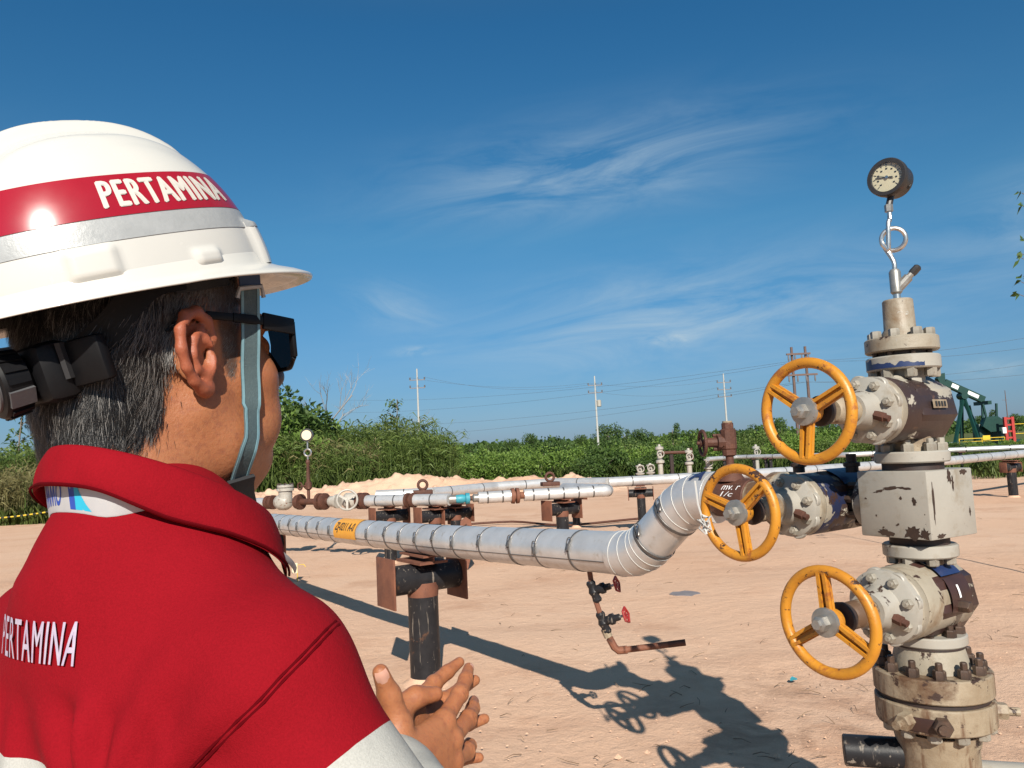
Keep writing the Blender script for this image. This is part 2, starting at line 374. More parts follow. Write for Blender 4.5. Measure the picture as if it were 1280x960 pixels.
def ground_material():
    m, nt, b, P, col = sand_material('sand_and_turf')
    sx = nt.nodes.new('ShaderNodeSeparateXYZ'); nt.links.new(P, sx.inputs[0])
    a = nt.nodes.new('ShaderNodeMath'); a.operation = 'MULTIPLY_ADD'; nt.links.new(noise(nt, P, .35, 6, .7), a.inputs[0]); a.inputs[1].default_value = 9.0
    # distance to the pad's edge, which runs from the near left to the far middle and back to the right
    e = nt.nodes.new('ShaderNodeMath'); e.operation = 'ABSOLUTE'; nt.links.new(sx.outputs[0], e.inputs[0])
    k = nt.nodes.new('ShaderNodeMath'); k.operation = 'MULTIPLY_ADD'; nt.links.new(e.outputs[0], k.inputs[0]); k.inputs[1].default_value = .95; nt.links.new(sx.outputs[1], k.inputs[2])
    nt.links.new(k.outputs[0], a.inputs[2])
    # brown, trodden and oil-stained soil round the wellhead
    vm = nt.nodes.new('ShaderNodeVectorMath'); vm.operation = 'DISTANCE'; nt.links.new(P, vm.inputs[0]); vm.inputs[1].default_value = (1.55, 4.0, 0)
    fall = nt.nodes.new('ShaderNodeMapRange'); fall.interpolation_type = 'SMOOTHSTEP'; fall.inputs[1].default_value = 1.5; fall.inputs[2].default_value = .2; nt.links.new(vm.outputs['Value'], fall.inputs[0])
    st = nt.nodes.new('ShaderNodeMath'); st.operation = 'MULTIPLY'; nt.links.new(fall.outputs[0], st.inputs[0]); nt.links.new(ramp(nt, noise(nt, P, 3.2, 7, .68, .5), .46, .62), st.inputs[1])
    st2 = nt.nodes.new('ShaderNodeMath'); st2.operation = 'MULTIPLY'; nt.links.new(st.outputs[0], st2.inputs[0]); st2.inputs[1].default_value = .6
    col = mixc(nt, st2.outputs[0], col, (.27, .15, .095))
    tr = nt.nodes.new('ShaderNodeMapping'); tr.inputs['Rotation'].default_value = (0, 0, .5); tr.inputs['Scale'].default_value = (.25, 2.2, 1); nt.links.new(P, tr.inputs[0])
    col = mixc(nt, ramp(nt, noise(nt, tr.outputs[0], 1.0, 5, .6), .56, .70, (0, 0, 0, 1), (.45, .45, .45, 1)), col, (.44, .27, .185))
    mr = nt.nodes.new('ShaderNodeMapRange'); mr.inputs[1].default_value = 41.0; mr.inputs[2].default_value = 43.5; nt.links.new(a.outputs[0], mr.inputs[0])
    g = mixc(nt, ramp(nt, noise(nt, P, .6, 6, .7), .4, .62), (.055, .085, .022), (.14, .135, .05))
    nt.links.new(mixc(nt, mr.outputs[0], col, g), b.inputs['Base Color'])
    return m
def build_ground():
    t = np.linspace(-1, 1, 341); xs = np.sinh(t*7.2)/np.sinh(7.2)*2600
    t = np.linspace(0, 1, 460); ys = -6 + 2.5*(np.sinh(t*7.6)-0)/np.sinh(7.6)*1040 + t*9
    X, Y = np.meshgrid(xs, ys, indexing='ij')
    near = np.exp(-((X**2+(Y-5)**2)/14**2))
    Z = .05*fbm(X*.45, Y*.45, 3, 3)*near + .045*fbm(X*1.7, Y*1.7, 3, 9)*near + .03*np.maximum(fbm(X*5.5, Y*5.5, 3, 21), .02)*near
    # scuffed, trodden patch around the wellhead
    sc = np.exp(-(((X-1.4)/1.0)**2+((Y-4.2)/1.1)**2)); Z += sc*.09*np.maximum(fbm(X*7, Y*7, 3, 33), 0)
    nx, ny = X.shape; v = np.stack([X, Y, Z-.0], -1).reshape(-1, 3)
    i = np.arange(nx-1)[:, None]*ny + np.arange(ny-1)[None]
    f = np.stack([i, i+ny, i+ny+1, i+1], -1).reshape(-1, 4)
    return structure(link_mesh('ground', v, f, ground_material(), None, 180))
ground = build_ground()

def build_berm():
    # low bank of pushed-up sand along the far edge of the pad
    n, mm = 420, 34; px = np.linspace(250, 800, n)
    c = np.array([onz(p, 618-.045*(p-320)) for p in px]); c[:, 1] = np.interp(px, [250, 330, 520, 700, 800], [27, 27.5, 28, 27, 26])
    for i, p in enumerate(px): c[i, 0] = at(p, 610, c[i, 1]).x
    hgt = np.interp(px, [250, 330, 400, 470, 510, 545, 590, 620, 650, 690, 720, 760, 800], [.42, .40, .42, .62, .80, .66, .52, .40, .55, .42, .50, .16, .02])
    s = np.linspace(-1, 1, mm); v = np.zeros((n, mm, 3))
    for j, sj in enumerate(s):
        prof = np.cos(sj*pi/2)**1.3
        v[:, j, 0] = c[:, 0]; v[:, j, 1] = c[:, 1]+sj*1.9
        v[:, j, 2] = hgt*prof - .03
    X = v[..., 0]; Y = v[..., 1]
    v[..., 2] += (v[..., 2] > .05)*(.30*np.abs(fbm(X*1.4, Y*1.4, 4, 5)) + .5*np.maximum(fbm(X*3.2, Y*3.2, 3, 15)-.03, 0))
    i = np.arange(n-1)[:, None]*mm+np.arange(mm-1)[None]
    f = np.stack([i, i+mm, i+mm+1, i+1], -1).reshape(-1, 4)
    o = link_mesh('sand_bank', v.reshape(-1, 3), f, M['sand'], None, 180)
    o['kind'] = 'structure'; return o
build_berm()

# ------------------------------------------------------------------ plants
def leaf_material(name, c1, c2, c3, trans=.35):
    m, nt, b, tc = new_mat(name)
    at_ = nt.nodes.new('ShaderNodeAttribute'); at_.attribute_name = 'tint'
    oi = nt.nodes.new('ShaderNodeObjectInfo')
    col = mixc(nt, at_.outputs['Fac'], c1, c2)
    col = mixc(nt, ramp(nt, oi.outputs['Random'], .1, 1.0, (0, 0, 0, 1), (.6, .6, .6, 1)), col, c3)
    nt.links.new(col, b.inputs['Base Color']); b.inputs['Roughness'].default_value = .55; setv(b, 'Specular IOR Level', .3)
    tr = nt.nodes.new('ShaderNodeBsdfTranslucent'); nt.links.new(col, tr.inputs['Color'])
    mx = nt.nodes.new('ShaderNodeMixShader'); mx.inputs[0].default_value = trans
    nt.links.new(b.outputs[0], mx.inputs[1]); nt.links.new(tr.outputs[0], mx.inputs[2])
    nt.links.new(mx.outputs[0], nt.nodes['Material Output'].inputs['Surface'])
    return m
M['leaf'] = leaf_material('broad_leaf', (.085, .175, .028), (.215, .31, .06), (.14, .205, .05))
M['leaf_dark'] = leaf_material('dark_leaf', (.045, .092, .022), (.105, .165, .04), (.07, .12, .035))
M['reed'] = leaf_material('reed_leaf', (.060, .115, .022), (.17, .225, .058), (.115, .145, .038))
M['dry'] = leaf_material('dry_leaf', (.20, .17, .075), (.30, .25, .12), (.14, .15, .05))
M['bark'] = pbr('grey_brown_bark', (.12, .09, .065), (.19, .155, .12), 14, .85, bump=(40, .5, .01))
M['dead_wood'] = pbr('dead_grey_wood', (.30, .28, .26), (.22, .2, .19), 10, .85)

def leaves_mesh(name, centres, dirs, length, width, mat, parent=None, droop=.25, r=rng):
    """one diamond leaf (two folded triangles) per centre, pointing along dirs"""
    n = len(centres); d = dirs/np.linalg.norm(dirs, axis=1, keepdims=True)
    ran = r.normal(size=(n, 3)); s = np.cross(d, ran); s /= np.linalg.norm(s, axis=1, keepdims=True)+1e-9; nn = np.cross(s, d)
    L = (length*(.65+.7*r.random(n)))[:, None]; W = (width*(.65+.7*r.random(n)))[:, None]
    base = centres; mid = centres+d*L*.45+nn*W*.25; tip = centres+d*L-np.array([0, 0, 1])*L*droop
    v = np.stack([base, mid+s*W*.5, tip, mid-s*W*.5], 1).reshape(-1, 3)
    f = np.arange(4*n).reshape(n, 4)
    o = link_mesh(name, v, f, mat, parent, 0)
    a = o.data.attributes.new('tint', 'FLOAT', 'FACE'); a.data.foreach_set('value', r.random(n).astype(np.float32)[:len(o.data.polygons)])
    return o
def blob_points(blobs, n, r=rng, shell=.55):
    """random points in the outer shells of several ellipsoid clumps, with outward directions"""
    w = np.array([b[3]*b[4] for b in blobs]); w = w/w.sum(); k = r.choice(len(blobs), n, p=w)
    B = np.array([b[:3] for b in blobs])[k]; R = np.array([(b[3], b[3], b[4]) for b in blobs])[k]
    d = r.normal(size=(n, 3)); d /= np.linalg.norm(d, axis=1, keepdims=True)
    rad = (shell+(1-shell)*r.random(n)**.6)*(1+.18*r.normal(size=n)); 
    return B+d*R*rad[:, None], d
def limb(mb, p0, p1, r0, r1, bend=.08, r=rng, seg=6, n=5):
    p0 = np.array(p0, float); p1 = np.array(p1, float); L = np.linalg.norm(p1-p0); o = r.normal(size=3)*L*bend
    pts = [p0+(p1-p0)*t+o*sin(pi*t) for t in np.linspace(0, 1, n)]
    mb.tube([tuple(p) for p in pts], [r0+(r1-r0)*t for t in np.linspace(0, 1, n)], seg); return mb
def make_shrub(name, h, w, n, leaf, mat, label, nb=11, stems=5, seed=0, cat='shrub', up=.25):
    r = np.random.default_rng(seed); root = thing(name, (0, 0, 0), label, cat)
    blobs = []
    for i in range(nb):
        a = r.random()*2*pi; q = sqrt(r.random())*w*.42; z = h*(.12+.70*r.random()*(1-.55*q/(w*.5)))
        s = w*(.12+.13*r.random()); blobs.append((cos(a)*q, sin(a)*q, z, s, s*(.75+.5*r.random())))
    P, d = blob_points(blobs, n, r); P[:, 2] = np.maximum(P[:, 2], .03)
    dd = d*.8+r.normal(size=d.shape)*.5; dd[:, 2] += up
    mb = MB()
    for b in sorted(blobs, key=lambda b: -b[2])[:stems]:
        limb(mb, (b[0]*.15, b[1]*.15, -.05), (b[0], b[1], b[2]), .022*h/2+.008, .008, .06, r)
    mb.build('stem', M['bark'], root)
    leaves_mesh('foliage', P, dd, leaf, leaf*.5, mat, root, .2, r)
    return root
def make_reeds(name, h, w, n, label, mat, seed=0, bladew=.035, cat='grass clump'):
    r = np.random.default_rng(seed); root = thing(name, (0, 0, 0), label, cat)
    segs = 5; base = np.stack([r.normal(size=n)*w*.28, r.normal(size=n)*w*.28, np.zeros(n)-.03], 1)
    H = h*(.45+.55*r.random(n)**.8); a = r.random(n)*2*pi; lean = (.08+.35*r.random(n)**1.5)*H
    out = np.stack([np.cos(a), np.sin(a), 0*a], 1); side = np.stack([-np.sin(a), np.cos(a), 0*a], 1)
    vs = []
    for k in range(segs+1):
        t = k/segs; p = base+out*(lean*t**2.2)[:, None]; p[:, 2] += H*(t-.22*t**3)
        wd = bladew*(1-.92*t**1.5)*(.7+.6*r.random(n)) if k else np.full(n, bladew*.6)
        vs.append(np.stack([p-side*wd[:, None]/2, p+side*wd[:, None]/2], 1))
    v = np.stack(vs, 1).reshape(-1, 3)           # n, segs+1, 2
    i0 = (np.arange(n)*(segs+1)*2)[:, None]+2*np.arange(segs)[None]
    f = np.stack([i0, i0+1, i0+3, i0+2], -1).reshape(-1, 4)
    o = link_mesh('blades', v, f, mat, root, 0)
    at_ = o.data.attributes.new('tint', 'FLOAT', 'FACE'); at_.data.foreach_set('value', np.repeat(r.random(n), segs).astype(np.float32)[:len(o.data.polygons)])
    # short side leaves along the stalks
    m = n*5; k = r.integers(0, n, m); t = .25+.7*r.random(m)
    P = base[k]+out[k]*(lean[k]*t**2.2)[:, None]; P[:, 2] += H[k]*(t-.22*t**3)
    d = r.normal(size=(m, 3)); d[:, 2] = np.abs(d[:, 2])*.8+.2
    leaves_mesh('side_leaves', P, d, .16*h+.12, .03+.006*h, mat, root, .5, r)
    return root
def make_tree(name, h, w, n, leaf, mat, label, seed=0, bare=.35, nb=12, cat='tree'):
    r = np.random.default_rng(seed); root = thing(name, (0, 0, 0), label, cat)
    mb = MB(); top = np.array([r.normal()*.1*w, r.normal()*.1*w, h*.75]); limb(mb, (0, 0, -.1), top, .028*h, .010*h, .03, r, 7)
    blobs = []
    for i in range(nb):
        a = r.random()*2*pi; q = w*.5*sqrt(r.random())*.75; z = h*(bare+(1-bare)*(.12+.75*r.random()))
        s = w*(.13+.12*r.random()); blobs.append((cos(a)*q, sin(a)*q, z, s, s*.8))
        limb(mb, top*(.35+.5*r.random()), (cos(a)*q, sin(a)*q, z), .011*h, .004*h, .06, r, 5, 4)
    mb.build('trunk', M['bark'], root)
    P, d = blob_points(blobs, n, r); dd = d*.7+r.normal(size=d.shape)*.6
    leaves_mesh('crown', P, dd, leaf, leaf*.55, mat, root, .2, r)
    return root
def make_dead_tree(name, h, label, seed=0, spread=.35):
    r = np.random.default_rng(seed); root = thing(name, (0, 0, 0), label, 'tree'); mb = MB(); tw = MB()
    def grow(p, d, L, rad, lev):
        q = p+d*L; limb(mb if lev < 2 else tw, p, q, rad, rad*.6, .05, r, 5 if lev < 2 else 3, 4)
        if lev >= 4: return
        for _ in range(3 if lev else 5):
            nd = d*.8+r.normal(size=3)*spread; nd[2] = abs(nd[2])*.8+.2; nd /= np.linalg.norm(nd)
            grow(p+d*L*(.45+.55*r.random()), nd, L*(.5+.25*r.random()), rad*.5, lev+1)
    grow(np.array([0, 0, -.1]), np.array([.05, 0, 1.0]), h*.5, .012*h, 0)
    mb.build('trunk', M['dead_wood'], root); tw.build('crown', M['dead_wood'], root); return root
def make_sapling(name, h, n, label, seed=0, mat=None, leaf=.22, lean=.06):
    r = np.random.default_rng(seed); root = thing(name, (0, 0, 0), label, 'sapling'); mb = MB(); C = []; Dd = []
    limb(mb, (0, 0, -.1), (lean*h, 0, h), .012*h, .004*h, .03, r, 6, 7)
    for i in range(9):
        t = .45+.55*r.random(); p = np.array([lean*h*t, 0, h*t]); a = r.random()*2*pi; L = h*.18*(1.25-t)+.1
        q = p+np.array([cos(a)*L, sin(a)*L, L*(.3+.5*r.random())]); limb(mb, p, q, .004*h, .0015*h, .06, r, 4, 4)
        for k in range(n//9):
            s = .3+.75*r.random(); C.append(p+(q-p)*s+r.normal(size=3)*.02*h); Dd.append((q-p)/L*.5+r.normal(size=3)*.6)
    mb.build('trunk', M['bark'], root)
    leaves_mesh('crown', np.array(C), np.array(Dd), leaf, leaf*.42, mat or M['leaf_dark'], root, .4, r); return root

def place(src, used, px, Y, rz, sc, label, group, z=0.0):
    x = at(px, 560, Y).x
    if used:
        return copy_tree(src, (x, Y, z), rz, sc, label, group)
    src.location = (x, Y, z); src.rotation_euler = (0, 0, rz); src.scale = (sc,)*3 if not isinstance(sc, tuple) else sc
    src['label'] = label; src['group'] = group; return src
def where(px):
    """words for a place along the line of plants, by things one can find"""
    for lim, s in ((60, "behind the hard hat's knob"), (130, "behind the man's collar"), (345, "behind the man's face"), (420, 'behind the small gauge'), (480, 'right of the small gauge'), (540, 'near the leftmost pole'),
                   (600, 'above the cyan joint'), (660, 'above the rusty clamp'), (720, 'above the lifting ring'), (790, 'under the middle pole'), (870, 'left of the rusty valve'), (960, 'behind the middle handwheel'),
                   (1060, 'behind the top handwheel'), (1180, 'behind the wellhead'), (9999, 'beside the pumpjack')):
        if px < lim: return s

def plants():
    r = random.Random(3)
    # --- broad-leaved shrubs along the far edge
    protos = [make_shrub('leafy_shrub', 2.0, 3.2, 2600, .20, M['leaf'], 'x', seed=11), make_shrub('leafy_shrub', 1.7, 3.0, 2300, .17, M['leaf'], 'x', seed=12),
              make_shrub('leafy_shrub', 2.3, 2.8, 2600, .20, M['leaf_dark'], 'x', seed=13), make_shrub('leafy_shrub', 1.5, 3.2, 2600, .13, M['reed'], 'x', seed=14, up=.4)]
    used = [False]*len(protos); names = ['fresh green', 'low mid green', 'taller dark green', 'small leaved olive']
    cnt = {}
    spots = []
    for px in range(545, 1290, 21):
        Y = 44+r.uniform(-3, 3)+(6 if px > 900 else 0)
        hk = r.uniform(.72, 1.08) if px < 1150 else r.uniform(.3, .45)
        spots.append((px+r.uniform(-6, 6), Y, r.choice([0, 0, 1, 0, 0, 1] if px < 700 else [1, 3, 0, 3, 1, 2]), hk))
    for px in range(530, 1290, 26):
        spots.append((px+r.uniform(-8, 8), 54+r.uniform(-4, 5), r.choice([0, 1, 2, 2, 3]), r.uniform(.95, 1.35) if px < 1150 else r.uniform(.3, .5)))
    for px, Y, sc in ((830, 38, .7), (858, 39, .8), (800, 37, .45), (735, 36, .6)): spots.append((px, Y, 2, sc))
    for px, Y, k, sc in sorted(spots):
        key = (k, where(px), Y > 49); c = cnt.get(key, 0); cnt[key] = c+1
        lab = f"{names[k]} shrub {'in the back row' if Y > 49 else 'at the sand edge'} {where(px)}"
        place(protos[k], used[k], px, Y, r.uniform(0, 6.28), sc, lab, 'shrubs along the far edge of the sand'); used[k] = True
    # --- thicket on the left and behind the small gauge: tall reeds and bushy small trees
    rp = [make_reeds('reed_clump', 3.6, 2.4, 300, 'x', M['reed'], 21, .04), make_reeds('reed_clump', 3.0, 2.2, 300, 'x', M['dry'], 22, .03), make_reeds('reed_clump', 2.4, 2.0, 340, 'x', M['reed'], 23, .035)]
    ru = [False]*3; rn = ['tall green', 'straw coloured', 'short green']
    cl = []
    for px in range(-70, 130, 15): cl.append((px, 23.5+r.uniform(-1, 1.5), r.choice([0, 1, 2, 1]), r.uniform(.50, .85)))
    for px in range(-60, 130, 24): cl.append((px, 26.5+r.uniform(-1, 1), 0, r.uniform(.7, 1.0)))
    for px in range(128, 335, 17): cl.append((px, 27+6*(px-128)/200+r.uniform(-1, 1.5), r.choice([0, 1, 2, 0]), r.uniform(.7, 1.0)))
    for px in range(330, 545, 15): cl.append((px, 34+r.uniform(-1.5, 2), r.choice([0, 2, 0, 1, 2]), r.uniform(.75, .95)*(1.25 if px < 400 else 1.0)))
    for px in range(400, 530, 26): cl.append((px, 37.5+r.uniform(-1, 1), 0, r.uniform(1.0, 1.22)))
    for px, Y, k, sc in cl:
        place(rp[k], ru[k], px, Y, r.uniform(0, 6.28), sc, f"{rn[k]} reed clump {where(px)}", 'reed clumps in the thicket'); ru[k] = True
    bs = [make_shrub('thicket_bush', 4.4, 3.6, 4200, .24, M['leaf_dark'], 'x', nb=20, seed=31, stems=9), make_shrub('thicket_bush', 3.4, 3.4, 3800, .22, M['leaf'], 'x', nb=17, seed=32, stems=8)]
    bu = [False]*2
    for px, Y, k, sc in ((345, 36, 0, 1.35), (362, 37, 0, 1.42), (378, 38.5, 0, 1.18), (332, 34, 1, 1.3), (398, 38, 1, 1.1), (430, 40, 1, 1.15), (470, 41, 0, .85), (505, 38, 1, .82), (528, 36, 0, .55), (22, 30, 1, .85), (75, 29, 0, .62), (112, 30, 1, .8), (-30, 29, 0, .7), (455, 36, 0, .6)):
        place(bs[k], bu[k], px, Y, r.uniform(0, 6.28), sc, f"{'dark' if k == 0 else 'light'} green thicket bush {where(px)}", 'bushes in the thicket'); bu[k] = True
    for px, Y, h, sd, lab in ((62, 27, 4.7, 41, 'sparse twiggy sapling under the ratchet knob of the hard hat'), (20, 28, 3.9, 42, 'thin sapling at the left edge behind the man'),
                              (492, 42, 4.6, 43, 'sparse dark sapling just left of the leftmost utility pole')):
        s = make_sapling('sapling', h, 150, lab, sd); s.location = (at(px, 560, Y).x, Y, 0)
    d = make_dead_tree('dead_tree', 7.4, 'bare grey dead tree rising above the thicket', 51); d.location = (at(404, 560, 44).x, 44, 0)
    d = make_dead_tree('dead_tree', 4.1, 'small bare grey tree beside the leftmost utility pole', 52); d.location = (at(508, 560, 46).x, 46, 0)
    # --- far trees on the horizon
    tp = [make_tree('far_tree', 8.0, 8.0, 1700, .55, M['leaf_dark'], 'x', 61, .08, 16), make_tree('far_tree', 7.0, 9.0, 1700, .6, M['leaf_dark'], 'x', 62, .05, 16), make_tree('far_tree', 9.5, 5.0, 1000, .5, M['leaf_dark'], 'x', 63, .25, 10)]
    tu = [False]*3; tn = ['round crowned', 'wide spreading', 'slim bare stemmed']
    ft = [(531, 150, 1, 1.0), (537, 120, 0, .8), (560, 220, 1, 1.1), (585, 240, 1, 1.0), (612, 230, 1, 1.0), (640, 190, 0, .9), (665, 165, 0, 1.0), (700, 230, 1, 1.0), (728, 210, 0, 1.0), (752, 140, 1, .9), (764, 150, 0, 1.15),
          (783, 170, 2, .9), (803, 160, 0, .95), (818, 190, 2, .8), (843, 170, 2, 1.05), (866, 200, 1, 1.1), (884, 210, 1, 1.0), (930, 180, 1, .9), (975, 150, 0, 1.1), (950, 190, 1, 1.2), (1035, 190, 1, 1.1), (1065, 200, 0, 1.0), (1180, 180, 1, 1.0), (1225, 150, 0, .9), (1250, 190, 1, 1.0), (1275, 170, 0, 1.0), (1240, 210, 2, 1.3)]
    for px, Y, k, sc in ft:
        place(tp[k], tu[k], px, Y, r.uniform(0, 6.28), sc*(.62 if px < 1170 else .55), f"{tn[k]} far tree on the horizon {where(px)}", 'trees on the horizon'); tu[k] = True
    # far wood: a continuous dark band behind them
    n = 26000; a = rng.random(n); Yb = 300+120*rng.random(n); pxs = -400+2100*a
    xb = (pxs-640)/960*Yb; hh = 5.0+4.0*fbm(pxs*.02, Yb*.004, 4, 8)+2.5*fbm(pxs*.09, Yb*.01, 3, 9)
    P = np.stack([xb, Yb, rng.random(n)**.7*np.maximum(hh, 2)], 1)
    o = leaves_mesh('far_wood', P, rng.normal(size=(n, 3)), 2.2, 1.6, M['leaf_dark']); tag(o, 'far dark green wood along the whole horizon', 'wood', kind='stuff')
    # --- grass along the pad's edges
    def grass(name, label, n, pxr, yr, h, mat, thick=.015):
        px = rng.uniform(*pxr, n); Yg = yr[0]+(yr[1]-yr[0])*rng.random(n); keep = vnoise(px*.06, Yg*.5, 4)+.35*rng.random(n) > .45
        px, Yg = px[keep], Yg[keep]; k = len(px); x = (px-640+0.0)/960*Yg
        H = h*(.4+.8*rng.random(k)); an = rng.random(k)*2*pi; ln = H*(.2+.5*rng.random(k))
        b = np.stack([x, Yg, 0*x-.01], 1); s = np.stack([-np.sin(an), np.cos(an), 0*an], 1)*thick; o_ = np.stack([np.cos(an), np.sin(an), 0*an], 1)
        m1 = b+o_*(ln*.3)[:, None]+np.array([0, 0, 1])*(H*.6)[:, None]; t1 = b+o_*ln[:, None]+np.array([0, 0, 1])*H[:, None]
        v = np.stack([b-s, b+s, m1+s*.8, t1, m1-s*.8], 1).reshape(-1, 3); f = np.arange(5*k).reshape(k, 5)
        g = link_mesh(name, v, f, mat, None, 0); aa = g.data.attributes.new('tint', 'FLOAT', 'FACE'); aa.data.foreach_set('value', rng.random(k).astype(np.float32)[:len(g.data.polygons)])
        tag(g, label, 'grass', kind='stuff')
    grass('verge_grass', 'long olive grass along the sand edge below the pumpjack', 9000, (1150, 1400), (22.5, 40), .42, M['reed'], .012)
    grass('verge_grass', 'short grass at the foot of the left thicket', 9000, (-120, 140), (22.3, 26), .5, M['reed'], .012)
    grass('verge_grass', 'pale grass at the foot of the middle thicket', 9000, (300, 560), (30.5, 36), .8, M['reed'], .02)
    grass('verge_grass', 'olive grass in front of the far shrubs', 12000, (690, 1180), (36, 42), .5, M['reed'], .012)
plants()

def edge_sapling():
    # a slender plant just past the right edge; only a few leaves reach into view
    Y = 7.0; x = at(1345, 560, Y).x; r = np.random.default_rng(5)
    root = thing('sapling', (x, Y, 0), 'thin sapling at the right edge with a few leaves showing', 'sapling'); mb = MB()
    pts = [Vector((x+.05*sin(z*1.3), Y+.03*cos(z*2), z-.05)) for z in np.linspace(0, 3.5, 16)]
    mb.tube(pts, [.018*(1-.7*i/15) for i in range(16)], 6); mb.build('trunk', M['bark'], root)
    C = []; Dd = []
    for px, py in ((1277, 241), (1278, 257), (1275, 316), (1276, 322), (1276, 352), (1279, 345), (1274, 368), (1280, 300), (1290, 270), (1295, 330), (1300, 210)):
        p = at(px, py, Y+r.uniform(-.1, .1)); base = Vector((x, Y, p.z-.12)); MB().tube([base, (base+p)/2+V(0, 0, -.03), p], .003, 4).build('twig', M['bark'], root)
        for _ in range(3): C.append(np.array(p)+r.normal(size=3)*.012); Dd.append(np.array([-.6, r.normal()*.4, r.normal()*.5]))
    leaves_mesh('crown', np.array(C), np.array(Dd), .065, .04, M['leaf_dark'], root, .3, r)
edge_sapling()

# ------------------------------------------------------------------ poles and wires
M['concrete'] = pbr('pale_concrete_pole', (.42, .415, .40), (.36, .355, .34), 3, .8)
M['pole_brown'] = pbr('brown_steel_pole', (.14, .085, .07), (.10, .06, .05), 3, .7)
M['porcelain'] = pbr('grey_insulator', (.16, .15, .16), None, 5, .4)
M['cable'] = pbr('overhead_wire', (.10, .10, .11), None, 5, .6)
def pole(px, top, Y, h, label, transformer=False, arms=2):
    t = at(px, top, Y); x = t.x; root = thing('utility_pole', (x, Y, 0), label, 'utility pole', 'utility poles on the horizon'); H = t.z
    MB().cyl((x, Y, -.2), (x, Y, H), .17, 10, .09).build('post', M['concrete'], root)
    tips = []
    for k in range(arms):
        z = H*.885-k*1.05; MB().bar((x-1.0, Y, z), (x+1.0, Y, z), .09, .12).build('crossarm', M['porcelain'], root)
        for s in (-.95, .05+.0, .95):
            MB().lathe((x+s, Y, z+.06), (0, 0, 1), [(0, .05), (.08, .13), (.16, .05), (.24, .12), (.3, .06)], 8).build('insulator', M['porcelain'], root); tips.append(Vector((x+s, Y, z+.34)))
    if transformer:
        MB().lathe((x+.42, Y-.1, H*.62), (0, 0, 1), [(0, .26), (.06, .32), (.85, .32), (.95, .2)], 12).build('transformer', M['white_valve'], root)
        MB().bar((x, Y, H*.66), (x+.42, Y-.1, H*.66), .1, .1).build('bracket', M['porcelain'], root)
    return tips
T1 = pole(521, 461, 100, 12, 'thin concrete utility pole at left with two small crossarms')
T2 = pole(743, 470, 108, 12, 'concrete utility pole with a grey transformer can', True)
T3 = pole(904, 467, 112, 12, 'concrete utility pole behind the small rusty valve with paired crossarms', False, 3)
def h_frame():
    Y = 74; a = at(989, 434, Y); b = at(1006, 433, Y); root = thing('power_line_frame', ((a.x+b.x)/2, Y, 0), 'brown twin pole power line frame behind the top handwheel', 'power pole')
    for p in (a, b): MB().cyl((p.x, Y, -.2), (p.x, Y, p.z), .16, 10, .12).build('post', M['pole_brown'], root)
    tips = []
    for py, x0, x1 in ((444, 982, 1012), (470, 982, 1021)):
        p = at(x0, py, Y); q = at(x1, py, Y); z = (p.z+q.z)/2+.1
        MB().bar((p.x, Y-.2, z), (q.x, Y-.2, z), .14, .18).build('crossarm', M['pole_brown'], root)
        for k in range(4):
            xx = p.x+(q.x-p.x)*(k+.3)/3.6; MB().lathe((xx, Y-.2, z-.08), (0, 0, -1), [(0, .03), (.1, .08), (.5, .08), (.6, .03)], 6).build('insulator', M['porcelain'], root); tips.append(Vector((xx, Y-.2, z-.7)))
    return tips
TH = h_frame()
def wire(p, q, sag, label):
    p = Vector(p); q = Vector(q)
    o = MB().tube([p.lerp(q, t)-V(0, 0, sag*4*t*(1-t)) for t in np.linspace(0, 1, 15)], .011, 4).build('overhead_wire', M['cable'])
    origin_to(o, p); tag(o, label, 'wire', 'overhead wires')
wire(T1[0], T2[0], .9, 'thin overhead wire between the left and middle poles, upper run'); wire(T1[2], T2[2], 1.3, 'thin overhead wire between the left and middle poles, lower run')
wire(T2[0], T3[0], .7, 'thin overhead wire between middle pole and the pole behind the small valve, upper run'); wire(T2[3], T3[3], 1.0, 'thin overhead wire between middle pole and the pole behind the small valve, lower run')
for i, (yy, dz) in enumerate(((0, 0), (2, 0), (5, .1), (6, .0))):
    wire(TH[yy], at(1420, 395+18*i, 66), .8, f"thin overhead wire running right from the twin pole frame, {['topmost', 'second', 'third', 'lowest'][i]} of four")
    wire(TH[yy], at(430, 500+16*i, 128), 1.2, f"thin overhead wire running left from the twin pole frame, {['topmost', 'second', 'third', 'lowest'][i]} of four")

